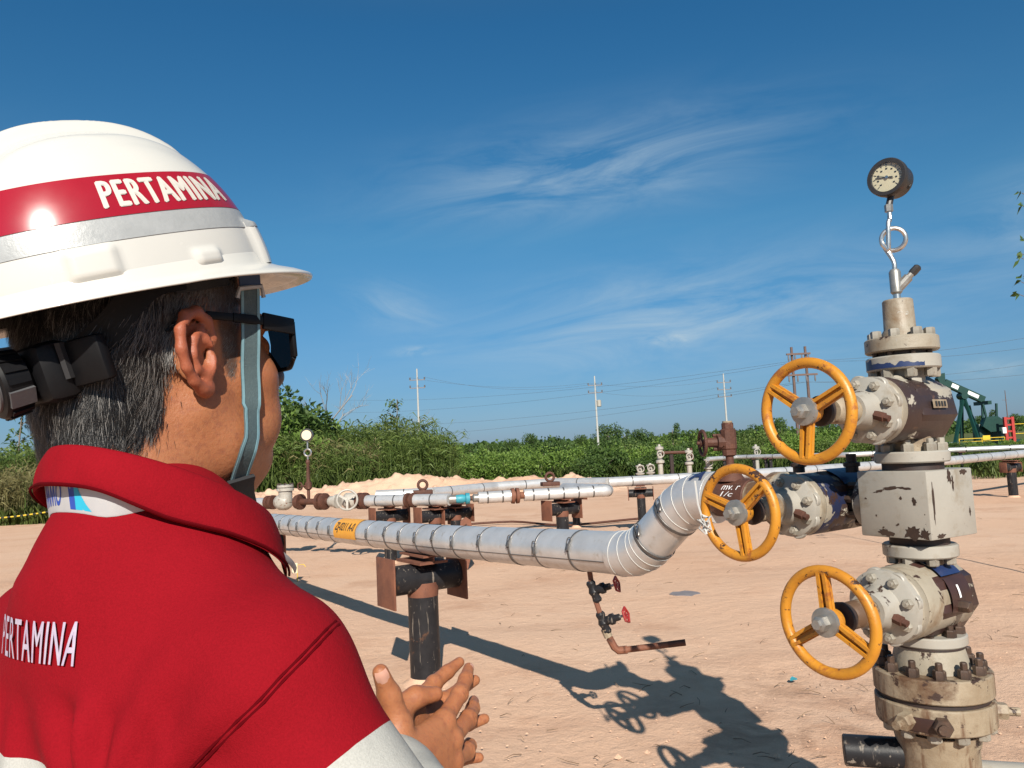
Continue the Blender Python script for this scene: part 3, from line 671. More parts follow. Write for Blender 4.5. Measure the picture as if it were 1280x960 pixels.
# ------------------------------------------------------------------ pumpjack
M['pump_green'] = pbr('dark_green_paint', (.006, .042, .032), (.005, .032, .026), 3, .45)
M['pump_white'] = pbr('white_plate', (.7, .7, .68), None, 5, .5)
M['safety_yellow'] = pbr('safety_yellow', (.62, .42, .03), None, 5, .5)
M['red_tower'] = pbr('red_oxide_paint', (.42, .035, .03), (.33, .03, .025), 5, .5)
def pumpjack():
    Y = 64; c = at(1228, 556, Y); root = thing('pumpjack', (c.x, Y, 0), 'dark green pumpjack nodding over the well behind the wellhead', 'pumpjack')
    p = lambda px, py, dy=0: at(px, py, Y+dy)
    G = M['pump_green']
    a, b = p(1180, 478), p(1229, 500); d = (b-a).normalized()
    MB().bar(a, b, .45, .55).build('walking_beam', G, root)
    # horse head: curved front plate
    n = d.cross(Vector((0, 1, 0))).normalized(); n = n if n.z > 0 else -n
    pts = [p(1172, 473, -.25), p(1176, 468, -.25), p(1181, 466, -.25), p(1182, 478, -.25), p(1180, 486, -.25), p(1176, 480, -.25)]
    MB().prism(pts, (0, .5, 0)).build('horse_head', G, root)
    lb = MB().bar(a+d*.55-V(0, .24, 0), a+d*1.15-V(0, .24, 0), .02, .34).build('name_plate', M['pump_white'], root)
    MB().bar(a+d*2.0-V(0, .24, 0), a+d*2.95-V(0, .24, 0), .02, .30).build('name_plate', M['pump_white'], root)
    top = p(1203, 495)
    for (px, dy) in ((1193, -.9), (1202, .9), (1224, -.9), (1230, .9)):
        MB().bar(top+V(0, dy*.15, 0), V(p(px, 549, dy).x, Y+dy, .3), .22, .22).build('samson_leg', G, root)
    MB().lathe(top-V(0, .4, 0), (0, 1, 0), [(0, .3), (.8, .3)], 12).build('saddle_bearing', G, root)
    eq = p(1228, 504); MB().bar(eq-V(0, 1.0, 0), eq+V(0, 1.0, 0), .3, .3).build('equalizer', G, root)
    MB().bar(b, eq, .2, .2).build('tail_link', G, root)
    for s in (-1, 1):
        MB().bar(eq+V(-.55, s*.95, -.1), p(1226, 530)+V(0, s*.95, 0), .14, .14).build('pitman_arm', G, root)
        MB().bar(eq+V(.55, s*.95, -.1), p(1237, 523)+V(0, s*.95, 0), .14, .14).build('pitman_arm', G, root)
        q = [p(1230, 522, s*.8), p(1244, 520, s*.8), p(1262, 532, s*.8), p(1258, 538, s*.8), p(1236, 540, s*.8), p(1226, 533, s*.8)]
        MB().prism(q, (0, .3*s, 0)).build('counterweight', G, root)
    MB().box(p(1232, 541), (1, 0, 0), (0, 1, 0), (0, 0, 1), .8, .5, .75, .05).build('gearbox', G, root)
    MB().box(p(1249, 545), (1, 0, 0), (0, 1, 0), (0, 0, 1), .6, .45, .4, .05).build('motor', G, root)
    MB().box(V(p(1225, 552).x, Y, .25), (1, 0, 0), (0, 1, 0), (0, 0, 1), 3.0, .8, .25, .03).build('skid', G, root)
    MB().box(p(1233, 547, -1.0), (1, 0, 0), (0, 1, 0), (0, 0, 1), .3, .03, .18).build('warning_plate', M['safety_yellow'], root)
    MB().cyl(p(1174, 482), V(p(1174, 482).x, Y, .2), .03, 6).build('polished_rod', M['steel'], root)
    # red ladder tower and the yellow rail beside it
    tw = thing('ladder_tower', (p(1262, 553).x, Y-2, 0), 'red steel ladder tower beside the pumpjack', 'ladder'); Yt = Y-2
    for px in (1257.5, 1266.5): MB().bar(V(at(px, 540, Yt).x, Yt, 0), V(at(px, 540, Yt).x, Yt, at(1262, 521, Yt).z), .22, .22).build('upright', M['red_tower'], tw)
    for py in (523, 531, 539, 547): z = at(1262, py, Yt).z; MB().bar(V(at(1257.5, 540, Yt).x, Yt, z), V(at(1266.5, 540, Yt).x, Yt, z), .1, .14).build('rung', M['red_tower'], tw)
    MB().box(at(1255, 538, Yt-.2), (1, 0, 0), (0, 1, 0), (0, 0, 1), .15, .1, .24, .02).build('control_box', M['pump_white'], tw)
    def rail(x0, x1, Yr, z0, z1, label):
        t = thing('safety_rail', ((x0+x1)/2, Yr, 0), label, 'railing', 'yellow safety rails by the pumpjack')
        n = max(3, int((x1-x0)/1.1))
        for k in range(n): xx = x0+(x1-x0)*k/(n-1); MB().cyl((xx, Yr, 0), (xx, Yr, z1), .03, 6).build('post', M['safety_yellow'], t)
        for z in (z0, z1): MB().cyl((x0, Yr, z), (x1, Yr, z), .03, 6).build('rail', M['safety_yellow'], t)
    rail(at(1267, 540, Y-1).x, at(1300, 540, Y-1).x, Y-1, at(1270, 542, Y-1).z, at(1270, 530, Y-1).z, 'yellow safety rail right of the red ladder tower')
    rail(at(1199, 550, Y-2.5).x, at(1256, 550, Y-2.5).x, Y-2.5, .5, at(1230, 547.5, Y-2.5).z, 'low yellow safety rail in front of the pumpjack')
    Ya = 130; q = at(1256, 488, Ya); t = thing('antenna_mast', (q.x, Ya, 0), 'thin dark antenna mast beyond the red ladder tower', 'mast')
    MB().cyl((q.x, Ya, 0), q, .1, 6, .05).build('post', M['pole_brown'], t); MB().bar(at(1256, 500, Ya)-V(.4, 0, 0), at(1256, 500, Ya)+V(.4, 0, 0), .05, .05).build('crossarm', M['pole_brown'], t)
pumpjack()
def barrier_tape():
    a = at(-160, 648, 21.8); b = at(120, 628, 22.3); root = thing('barrier_rope', (a.x, a.y, 0), 'yellow and black striped rope in front of the left thicket', 'rope')
    n = 70
    for k in range(n):
        p = a.lerp(b, k/n); q = a.lerp(b, (k+1)/n); s = lambda t: V(0, 0, -.25*4*t*(1-t))
        MB().cyl(p+s(k/n), q+s((k+1)/n), .022, 6).build('stripe', M['safety_yellow'] if k % 2 else M['ink'], root)
    for p in (a, b): MB().cyl((p.x, p.y, -.1), p+V(0, 0, .04), .03, 8).build('stake', M['rust'], root)
barrier_tape()
# ================================================================== wellhead
PHI = radians(56); U = V(-sin(PHI), -cos(PHI), 0); WD = V(-cos(PHI), sin(PHI), 0); UP = V(0, 0, 1)   # U: valve stems, WD: flowline
WX, WY = 1.203, 2.35
def ax(z, w=0.0, u=0.0): return V(WX, WY, z)+WD*w+U*u
_nut = {}
def nuts(parent, c, axis, R, n, r, h, mat, name='nut', phase=0.0, stud=0.0, rings=True):
    """n bolts round a circle, each its own object sharing one mesh"""
    x, y, a = frame(axis); key = (round(r, 4), round(h, 4), round(stud, 4), mat.name, tuple(round(q, 3) for q in a))
    off = ROOT[parent.name]
    if key not in _nut:
        mb = MB().hexb((0, 0, 0), a, r, h)
        if stud > 0: mb.lathe(a*h, a, [(0, r*.58), (stud*.85, r*.58), (stud, r*.45)], 8)
        o = link_mesh(name, [v for v in mb.v], mb.f, mat, None, 30); _nut[key] = o.data; bpy.data.objects.remove(o)
    for k in range(n):
        an = 2*pi*k/n+phase; o = bpy.data.objects.new(name, _nut[key]); COL.objects.link(o); o.parent = parent; ROOT[o.name] = off
        o.location = Vector(c)+(x*cos(an)+y*sin(an))*R-off
def chamf(t0, t1, r, c=.004): return [(t0, r-c), (t0+c, r), (t1-c, r), (t1, r-c)]

well = thing('wellhead', (WX, WY, 0), 'beige painted oil wellhead with three yellow handwheels and a pressure gauge on top', 'wellhead')
def flange(z0, z1, R, mat, name='flange', seg=40, parent=well):
    return MB().lathe(ax(z0), UP, chamf(0, z1-z0, R), seg).build(name, mat, parent)
def stack():
    B, BC, BD = M['beige'], M['beige_clean'], M['beige_dirty']
    MB().lathe(ax(-.05), UP, [(0, .108), (.58, .108), (.60, .114), (.635, .122)], 40).build('casing_pipe', BD, well)
    f = flange(.605, .676, .160, BD); nuts(f, ax(.605), -UP, .135, 12, .019, .022, M['bolt'])
    MB().lathe(ax(.675), UP, [(0, .148), (.016, .148)], 40).build('gasket_ring', M['gasket'], well)
    f = flange(.690, .756, .160, BD); nuts(f, ax(.755), UP, .131, 12, .0175, .026, M['dark_bolt'], stud=.02, phase=.2)
    MB().lathe(ax(.754), UP, [(0, .104), (.03, .101), (.06, .094), (.071, .093)], 36).build('adapter_neck', B, well)
    MB().lathe(ax(.822), UP, [(0, .098), (.008, .098)], 36).build('gasket_ring', M['gasket'], well)
    f = flange(.828, .858, .104, BC); nuts(f, ax(.857), UP, .082, 8, .0165, .022, M['dark_bolt'], stud=.012, phase=.3)
    MB().lathe(ax(.85), UP, [(0, .06), (.07, .062)], 28).build('valve_neck', BD, well)
    MB().lathe(ax(1.0), UP, [(0, .062), (.09, .06)], 28).build('valve_neck', BD, well)
    f = flange(1.082, 1.118, .103, BC); nuts(f, ax(1.083), -UP, .082, 8, .0165, .022, M['bolt'], phase=.1)
    MB().lathe(ax(1.117), UP, [(0, .082), (.032, .082)], 30).build('gasket_ring', M['gasket'], well)
    # cross block
    z0, z1 = 1.143, 1.338; hs = .112
    q4 = Matrix.Rotation(radians(-4.5), 3, 'Z'); blk = MB().box(ax((z0+z1)/2), q4 @ WD, q4 @ U, UP, hs, hs, (z1-z0)/2, .004).build('cross_block', M['beige_clean'], well)
    bU, bW = q4 @ U, q4 @ WD; bc = ax((z0+z1)/2)
    def chip(n, ex, a, b, w, h, seed, mat, tilt=0.0):
        r = random.Random(seed); c = bc+n*(hs+.0006)+ex*a*hs+UP*b*(z1-z0)/2; pts = []
        for k in range(22):
            t = 2*pi*k/22; q = 1+r.uniform(-.38, .32); x_, y_ = cos(t)*w*q, sin(t)*h*q; pts.append(c+ex*(x_*cos(tilt)-y_*sin(tilt))+UP*(x_*sin(tilt)+y_*cos(tilt)))
        MB().add(pts, [tuple(range(22))]).build('paint_chip', mat, blk, 0)
    eL, eR = -bW, -bU
    for (a, b, w, h, sd, tl) in ((-.35, .40, .020, .0035, 1, .25), (.02, .50, .030, .0045, 2, .08), (.40, .50, .022, .0035, 3, -.06), (.62, .12, .008, .010, 4, 0), (.10, -.60, .006, .003, 5, .5), (-.25, -.86, .024, .010, 6, -.1), (.50, -.80, .028, .020, 7, .1), (.84, -.84, .014, .016, 8, 0), (-.78, .16, .004, .003, 9, 0), (.25, .2, .004, .005, 10, 0), (-.5, -.35, .003, .003, 11, 0)): chip(bU, eL, a, b, w, h, sd, M['grime'], tl)
    for (a, b, w, h, sd, tl) in ((-.05, .80, .010, .020, 21, 0), (.10, .60, .005, .022, 22, 0), (-.80, .1, .005, .06, 23, 0), (.6, .9, .016, .008, 24, 0), (-.6, -.9, .02, .006, 25, 0), (.75, -.3, .004, .012, 26, 0)): chip(-bW, eR, a, b, w, h, sd, M['grime'], tl)
    MB().lathe(ax(1.337), UP, [(0, .085), (.026, .085)], 30).build('gasket_ring', M['gasket'], well)
    f = flange(1.360, 1.394, .104, BC); nuts(f, ax(1.393), UP, .082, 8, .0175, .024, M['bolt'], stud=.014, phase=.2)
    MB().lathe(ax(1.393), UP, [(0, .058), (.08, .06)], 28).build('valve_neck', BD, well)
    MB().lathe(ax(1.57), UP, [(0, .06), (.07, .055)], 28).build('valve_neck', BC, well)
    f = flange(1.640, 1.682, .104, BC); nuts(f, ax(1.641), -UP, .084, 8, .0175, .026, M['bolt'], phase=.25)
    # navy remains of an older coat on the camera side of that flange
    an0 = atan2(-.85, -.52)
    vs = []; n = 70
    for i in range(n+1):
        a = an0-1.25+1.9*i/n; up_ = .022+.03*float(fbm(i*.17, 3.3, 4, 6))+(.012 if i < 14 else -.004)
        for zz in (.005, up_): vs.append(ax(1.640+zz)+V(cos(a), sin(a), 0)*.1049)
    MB().add(vs, [(2*i, 2*i+2, 2*i+3, 2*i+1) for i in range(n)]).build('paint_patch', M['navy'], f)
    MB().lathe(ax(1.681), UP, [(0, .075), (.016, .075)], 28).build('gasket_ring', M['gasket'], well)
    f = flange(1.696, 1.740, .104, B); nuts(f, ax(1.739), UP, .080, 8, .016, .024, M['bolt'], phase=.1); nuts(f, ax(1.697), -UP, .080, 8, .008, .014, M['dark_bolt'], 'stud', phase=.1)
    p = MB().lathe(ax(1.738), UP, [(0, .056), (.02, .052), (.03, .0455), (.118, .0435), (.122, .040)], 32).build('top_plug', B, well)
    # lugs and fittings on the lower flange
    for an, L in ((-2.5, .045), (-.35, .035)):
        d = V(cos(an), sin(an), 0); MB().hexb(ax(.64)+d*.152, d, .024, L).lathe(ax(.64)+d*(.152+L), d, [(0, .012), (.03, .012)], 10).build('plug_fitting', BD, well)
    d = V(cos(-1.95), sin(-1.95), 0); MB().hexb(ax(.638)+d*.153, d, .026, .035).lathe(ax(.638)+d*.187, d, [(0, .014), (.012, .014)], 10).build('plug_fitting', M['dark_bolt'], well)
    a0 = -2.28; MB().box(ax(.634)+V(cos(a0), sin(a0), 0)*.1595, V(-sin(a0), cos(a0), 0), UP, V(cos(a0), sin(a0), 0), .05, .019, .003, .002).build('name_plate', M['brown_paint'], well)
    # side outlet near the ground
    d = V(-.8, .25, 0).normalized(); MB().cyl(ax(.50)+d*.09, ax(.50)+d*.26, .045, 20, ch=.003).build('side_outlet', M['black_pipe'], well)
    d = V(.9, -.2, 0).normalized(); MB().cyl(ax(.44)+d*.10, ax(.42)+d*.9, .05, 20).build('side_outlet', BC, well)
stack()

def handwheel(c, axis, R, rot, parent_thing, name='handwheel', rr=.0148):
    x, y, a = frame(axis); c = Vector(c)
    rim = MB().ring(c, a, R, rr, 56, 12).build(name, M['yellow'], parent_thing)
    for k in range(3):
        an = rot+k*2*pi/3; d = x*cos(an)+y*sin(an); s = a.cross(d)
        mb = MB(); p0 = c+d*.03-a*.006; p1 = c+d*(R-.004)
        mb.bar(p0, p1, .034, .010, a); mb.bar(p0+s*.011+a*.008, p1+s*.009+a*.007, .009, .016, a); mb.bar(p0-s*.011+a*.008, p1-s*.009+a*.007, .009, .016, a)
        mb.build('spoke', M['yellow'], rim)
    MB().lathe(c-a*.03, a, [(0, .030), (.02, .036), (.036, .036)], 24).build('hub', M['yellow'], rim)
    MB().lathe(c+a*.0065, a, [(0, .0385), (.012, .0385), (.014, .030)], 20).build('washer', M['steel'], rim)
    MB().lathe(c+a*.02, a, [(0, .021), (.022, .021), (.026, .014), (.036, .013)], 6).build('hub_nut', M['steel'], rim)
    return rim
def gate_valve(c, rb, rear, rot, bodymat, R, L, tilt, stem_mat):
    """valve body is a thick drum lying along the stem axis U"""
    c = Vector(c); a = (U+UP*tilt).normalized()
    x, y, a = frame(a); sh = .105; c0 = c
    body = MB().lathe(c-a*rear, a, [(0, rb*.62), (.015, rb*.78), (.05, rb*.94), (.06, rb), (rear+.05+sh, rb), (rear+.06+sh, rb*.97)], 40).build('valve_body', bodymat, well)
    # flat faced waist of the casting with its stamped plates
    oc = MB().lathe(c-a*(rear-.05), a, [(0, rb*1.02), (.006, rb*1.06), (.190, rb*1.06), (.196, rb*1.02)], 8, up=V(0.38, 0, 1)); oc.build('valve_waist', M['peel_brown'] if bodymat is not M['beige'] else M['brown_paint'], body)
    c = c0+a*sh
    MB().lathe(c+a*.062, a, [(0, rb*.97), (.006, rb*1.0), (.030, rb*1.0), (.034, rb*.97)], 40).build('bonnet_seat', M['beige'], body)
    bon = MB().lathe(c+a*.098, a, [(0, rb*.99), (.018, rb*.98), (.022, rb*.92), (.034, rb*.60), (.06, rb*.52), (.095, rb*.48)], 36).build('bonnet', M['beige_clean'], body)
    nuts(body, c+a*.115, a, rb*.79, 8, .0145, .022, M['bolt'], 'bolt', phase=.25, stud=.008)
    for k in range(8):
        an = 2*pi*k/8+.25; d = x*cos(an)+y*sin(an); MB().lathe(c+a*.098+d*rb*.80, a, [(0, .0265), (.014, .0265), (.017, .024)], 14).build('bolt_boss', M['beige_clean'], body)
    MB().lathe(c+a*.190, a, [(0, .038), (.085, .037), (.095, .031)], 24).build('yoke_sleeve', stem_mat, body)
    MB().lathe(c0+a*(L-.075), a, [(0, .030), (.004, .041), (.018, .043), (.024, .041), (.028, .03)], 24).build('dust_ring', M['gasket'], body)
    MB().cyl(c0+a*.33, c0+a*L, .017, 12).build('stem', M['rust'], body)
    MB().lathe(c0-a*(rear+.065), a, [(0, .013), (.02, .015), (.025, .019), (.07, .02)], 6).build('grease_fitting', M['dark_bolt'], body)
    d = (x*.75-y*.25).normalized() if x.dot(V(0, -1, 0)) > 0 else (-x*.75-y*.25).normalized()
    MB().lathe(c+a*.150+d*.043, d, [(0, .014), (.035, .014), (.037, .010), (.05, .01)], 6).build('grease_fitting', M['rust'], body)
    handwheel(c0+a*L, a, R, rot, well)
    return body
vu = gate_valve(ax(1.520, 0, .0), .098, .15, radians(145), M['peel_brown'], .131, .497, 0.0, M['beige_dirty'])
vl = gate_valve(ax(.962, 0, .0), .105, .15, radians(92), M['beige'], .133, .478, -.0, M['beige_dirty'])
vm = gate_valve(ax(1.236, .285), .098, .15, radians(160), M['peel_navy'], .131, .462, 0.0, M['beige_dirty'])
def plates():
    # blue sticker and brown plate on the camera side of the valve bodies
    for (z, w, body, blue) in ((.962, 0, vl, True), (1.520, 0, vu, False), (1.236, .285, vm, False)):
        c = ax(z, w); f = -WD
        rb = .105 if blue else .098
        def patch(a0, a1, u0, u1, mat, name, off):
            vs = []; n = 12
            for i in range(n+1):
                a = a0+(a1-a0)*i/n; d = f*cos(a)+UP*sin(a)
                for u in (u0, u1): vs.append(c+d*(rb*1.05+off)+U*u)
            MB().add(vs, [(2*i, 2*i+1, 2*i+3, 2*i+2) for i in range(n)]).build(name, mat, body, 60)
        if blue:
            patch(.70, 1.35, -.05, .06, M['navy'], 'blue_sticker', .003); patch(-.25, .65, -.05, .06, M['brown_paint'], 'stamped_plate', .003)
            patch(.10, .42, .010, .020, M['white_ink'], 'white_mark', .0045)
            MB().hexb(c+f*rb*1.02-UP*.012+U*.02, f, .017, .035).build('plug_fitting', M['dark_bolt'], body)
        elif w == 0:
            patch(-.02, .22, -.03, .05, M['beige_dirty'], 'name_plate', .003)
            for k in range(4): patch(.03, .17, -.02+.016*k, -.010+.016*k, M['ink'], 'stamped_mark', .0045)
        else:
            patch(.6, 1.75, -.10, .05, M['navy'], 'navy_paint_patch', .003)
plates()
def gauge_stack():
    c = ax(1.86); S = M['steel']
    MB().cyl(c, c+UP*.02, .011, 12).build('nipple', M['chrome'], well)
    z = 1.878
    nv = MB().lathe(ax(z), UP, [(0, .012), (.006, .017), (.07, .017), (.078, .012)], 12).build('needle_valve', S, well)
    d = (V(.75, -.2, 0).normalized()*.72+UP*.72).normalized()
    MB().lathe(ax(z+.012)+d*.008, d, [(0, .015), (.045, .015), (.047, .010), (.062, .010)], 10).build('side_port', S, nv)
    MB().lathe(ax(z+.012)+d*.066, d, [(0, .011), (.008, .0125), (.028, .012), (.032, .008)], 8).build('bleed_cap', M['gauge_black'], nv)
    # pig-tail siphon
    pts = []; b0 = ax(1.953); lc = ax(2.052)+V(.006, 0, 0); Rr = .034
    side = V(.83, -.56, 0).normalized()*.0
    xx = V(.88, -.47, 0).normalized(); yy = V(.47, .88, 0)
    pts.append(b0); pts.append(b0+UP*.03)
    for k in range(27):
        an = -pi*.78+(2*pi*1.06)*k/26; pts.append(lc+xx*(-Rr*cos(an+pi*.0)*-1)*1.0+UP*Rr*sin(an)+yy*(.010-.020*k/26))
    top = ax(2.166); pts.append(lc+xx*(-.010)+UP*.05-yy*.010); pts.append(top-UP*.05); pts.append(top)
    # smooth path
    sm = []
    for i in range(len(pts)-1):
        p0 = pts[max(i-1, 0)]; p1 = pts[i]; p2 = pts[i+1]; p3 = pts[min(i+2, len(pts)-1)]
        for t in (0, .33, .66): sm.append(.5*((2*p1)+(-p0+p2)*t+(2*p0-5*p1+4*p2-p3)*t*t+(-p0+3*p1-3*p2+p3)*t*t*t))
    sm.append(pts[-1]); MB().tube(sm, .0072, 10).build('siphon_tube', M['chrome'], well)
    MB().lathe(ax(2.140), UP, [(0, .0125), (.022, .0125)], 6).build('union_nut', S, well)
    g = at(1113, 221, WY-.02); nrm = V(-.74, -.67, .04).normalized(); g = V(WX+.012, WY, g.z)
    x, y, a = frame(nrm); K = .80
    sc = lambda pr: [(t*K, r*K) for t, r in pr]
    case = MB().lathe(g-a*.062*K, a, sc([(0, .060), (.006, .067), (.070, .069), (.074, .0755), (.094, .0755), (.099, .072), (.099, .058), (.080, .056)]), 48, cap=False)
    case.lathe(g-a*.062*K, a, sc([(0, .0602), (.0005, .001)]), 48, cap=False)
    gp = case.build('pressure_gauge', M['gauge_black'], well)
    MB().cyl(ax(2.155), g-UP*.050, .010, 10).build('gauge_stem', M['gauge_black'], gp)
    MB().lathe(g+a*.0195, a, [(0, .0465), (.002, .0465)], 48).build('dial', M['dial'], gp)
    o = MB()
    for k in range(13):
        an = radians(225-k*22.5); d = x*cos(an)+y*sin(an); o.bar(g+a*.0222+d*(.037 if k % 3 else .034), g+a*.0222+d*.0425, .0018, .001, a)
    for k in range(9):
        an = radians(225-k*33.75); d = x*cos(an)+y*sin(an); o.box(g+a*.0222+d*.028, x, y, a, .0028, .002, .0006)
    o.build('dial_marks', M['ink'], gp)
    for an, L, tail, w in ((radians(172), .035, .018, .0024), (radians(160), .030, .021, .0016)):
        d = x*cos(an)+y*sin(an); MB().bar(g+a*.0240-d*tail, g+a*.0240+d*L, w, .0012, a).build('needle', M['ink'], gp)
    MB().lathe(g+a*.0215, a, [(0, .005), (.005, .005)], 14).build('hub', M['chrome'], gp)
    MB().lathe(g+a*.0275, a, [(0, .0450), (.0012, .0462)], 40).build('glass', M['glass'], gp)
    MB().hexb(g-a*.02+V(.6, -.4, -.5).normalized()*.049, V(.6, -.4, -.5), .009, .010).build('vent_plug', M['gauge_black'], gp)
gauge_stack()
def wing():
    w0 = .112
    MB().lathe(ax(1.236, w0), WD, [(0, .072), (.02, .082), (.045, .082), (.05, .076)], 36).build('wing_flange', M['beige_clean'], well)
    MB().lathe(ax(1.236, w0+.04), WD, [(0, .058), (.10, .058)], 24).build('wing_neck', M['black_pipe'], well)
    nuts(well, ax(1.236, w0+.05), WD, .066, 8, .012, .03, M['dark_bolt'], phase=.2)
    MB().lathe(ax(1.236, .36), WD, [(0, .058), (.08, .056)], 24).build('wing_neck', M['beige_dirty'], well)
    f = MB().lathe(ax(1.236, .435), WD, chamf(0, .035, .097), 36).build('wing_flange', M['beige'], well); nuts(f, ax(1.236, .436), -WD, .078, 8, .015, .02, M['bolt'], phase=.2)
    for z in (1.342, 1.342):
        break
    for w in (.20, .40):
        MB().lathe(ax(1.33, w), UP, [(0, .02), (.018, .02), (.02, .026), (.032, .026), (.034, .016), (.06, .016)], 12).build('top_fitting', M['gasket'], well)
wing()

# ------------------------------------------------------------------ main flowline
def gored_bend(pts, n=9):
    """quadratic bend through three control points"""
    a, b, c = pts; return [a*(1-t)**2+b*2*t*(1-t)+c*t*t for t in np.linspace(0, 1, n)]
def clad(parent, path, r, mat, name='cladding', seg=32): return MB().tube(path, r, seg).build(name, mat, parent, 50)
def band(parent, c, axis, r, w=.012, mat=None, name='band', side=None, latch=True):
    b = MB().lathe(Vector(c)-Vector(axis).normalized()*w/2, axis, [(0, r+.0006), (.001, r+.0022), (w-.001, r+.0022), (w, r+.0006)], 32, cap=False).build(name, mat or M['dark_band'], parent)
    if latch:
        a = Vector(axis).normalized(); s = Vector(side).normalized() if side is not None else -a.cross(UP)
        t = a.cross(s).normalized(); p = Vector(c)+s*(r+.006)
        loop = [p+t*.034*cos(q)+a*.011*sin(q)+s*.004*sin(q*2) for q in np.linspace(0, 2*pi, 17)[:-1]]
        MB().tube(loop, .0028, 6, closed=True).box(p-t*.012, a, t, s, .009, .016, .005, .001).build('latch', M['dark_band'], b)
    return b
FR = .095
flow = thing('flowline', tuple(ax(0, 3.3)), 'near aluminium clad flowline pipe running from the wellhead toward the man', 'pipe')
def fz(t): return float(np.interp(t, [1.12, 3.05, 6.95, 11], [.985, .915, .835, .80]))
def fp(t): return ax(fz(t), t)
def flowline():
    camside = -WD.cross(UP).normalized()
    camside = U*.9+UP*.25
    # spool and tee of bare brown steel
    MB().lathe(ax(1.236, .470), WD, chamf(0, .035, .097), 36).build('flange', M['beige_dirty'], flow)
    nuts(flow, ax(1.236, .504), WD, .078, 8, .015, .02, M['bolt'], phase=.2)
    MB().lathe(ax(1.236, .50), WD, [(0, .060), (.05, .062), (.09, .066), (.30, .066)], 28).build('spool', M['beige_dirty'], flow)
    MB().lathe(ax(1.236, .60), WD, [(0, .069), (.004, .072), (.16, .072), (.164, .069)], 28).build('saddle', M['rust'], flow)
    MB().lathe(ax(1.300, .70), UP, [(0, .055), (.02, .042), (.035, .032), (.045, .030), (.06, .018)], 20).build('branch_outlet', M['rust'], flow)
    # clad bend down to the run
    b1 = [ax(1.236, .78), ax(1.236, .86)]; r0, r1 = ax(1.236, .905), ax(.972, 1.235); c1 = gored_bend((ax(1.236, .80), r0, r0.lerp(r1, .26)), 8)
    c2 = gored_bend((r0.lerp(r1, .72), r1, fp(1.36)), 8)
    clad(flow, [ax(1.236, .775)]+c1, FR+.004, M['alu'])
    MB().tube([c1[-1]+(c1[-1]-c1[-2])*.0, c2[0]], FR-.001, 32).build('cladding', M['alu'], flow, 50)
    clad(flow, c2, FR+.004, M['alu'])
    for i in (2, 4, 6):
        d = c1[i+1]-c1[i-1]; band(flow, c1[i], d, FR+.004, .003, M['wire'], 'seam_wire', latch=False)
    for i in (1, 2, 4, 6):
        d = c2[min(i+1, 7)]-c2[i-1]; band(flow, c2[i], d, FR+.004, .003, M['wire'], 'seam_wire', latch=False)
    d = (c2[0]-c1[-1]).normalized()
    for p in (c1[-1]+d*.012, c2[0]-d*.012): band(flow, p, d, FR+.003, .016, side=U+UP*.5)
    MB().lathe(ax(1.236, .772), WD, [(0, .064), (.001, FR+.003), (.006, FR+.003)], 32).build('end_cap', M['alu'], flow)
    # straight run: sections between bands, each a sheet of its own
    t = 1.22; rr = random.Random(4); k = 0
    edges = [1.36]
    while edges[-1] < 10.8: edges.append(edges[-1]+rr.choice([.235, .25, .27, .3]))
    for i in range(len(edges)-1):
        a, b = fp(edges[i]), fp(edges[i+1]); r = FR+(.0014 if i % 2 else 0)
        lab = 3.98 < edges[i] < 4.3
        MB().tube([a+(b-a)*.001, b], r, 32).build('cladding', M['alu'], flow, 50)
        if i and not 4.12 < edges[i] < 4.68: band(flow, a, b-a, FR+.001, .013 if i % 3 else .02, side=camside+UP*(.15*sin(i*2.3)))
        # lap seam low on the camera side
        s = (U*.95-UP*.32).normalized(); MB().bar(a+s*(FR+.001), b+s*(FR+.001), .004, .003, s).build('lap_seam', M['dark_band'], flow)
    # orange line label
    t0, t1 = 4.18, 4.62
    def shell(ta, tb, a0, a1, off, mat, name):
        vs = []; n = 20
        for i in range(n+1):
            an = a0+(a1-a0)*i/n; d = U*cos(an)+UP*sin(an)
            vs += [fp(ta)+d*(FR+off), fp(tb)+d*(FR+off)]
        return MB().add(vs, [(2*i, 2*i+1, 2*i+3, 2*i+2) for i in range(n)]).build(name, mat, flow, 60)
    shell(t0, t1, -.45, 1.9, .0045, M['orange_label'], 'line_label')
    tv, tf = text_mesh('ZJ-0211 A-0', 1.0, .01, 1.0, 0, .10)
    w = max(x for x, y in tv)*2; h = max(y for x, y in tv)*2
    vs = []
    for x, y in tv:
        tt = (t0+t1)/2-x/w*.37; an = .42+y/h*.85; d = U*cos(an)+UP*sin(an); vs.append(fp(tt)+d*(FR+.0075))
    MB().add(vs, tf).build('lettering', M['ink'], flow, 0)
    # hand written marks: white on the brown saddle, navy on the bend
    for body, sz, w0, an0, span, hgt, mat, rad in (('mv. r', 1, .655, .62, .085, .25, M['white_ink'], .0735), ('1/c', 1, .668, .28, .06, .25, M['white_ink'], .0735)):
        tv, tf = text_mesh(body, 1.0, 0.0, 1.0, .3, .15); w = max(x for x, y in tv)*2; h = max(y for x, y in tv)*2; vs = []
        for x, y in tv: an = an0+y/h*hgt; vs.append(ax(1.236, w0-x/w*span)+(U*cos(an)+UP*sin(an))*rad)
        MB().add(vs, tf).build('hand_writing', mat, flow, 0)
    tv, tf = text_mesh('A', 1.0, .03, 1.0, .2, .15); w = max(x for x, y in tv)*2; h = max(y for x, y in tv)*2; vs = []
    for x, y in tv:
        an = 1.05+y/h*.55; vs.append(ax(1.236, .815-x/w*.07)+(U*cos(an)+UP*sin(an))*(FR+.0095))
    MB().add(vs, tf).build('hand_writing', M['navy_ink'], flow, 0)
flowline()
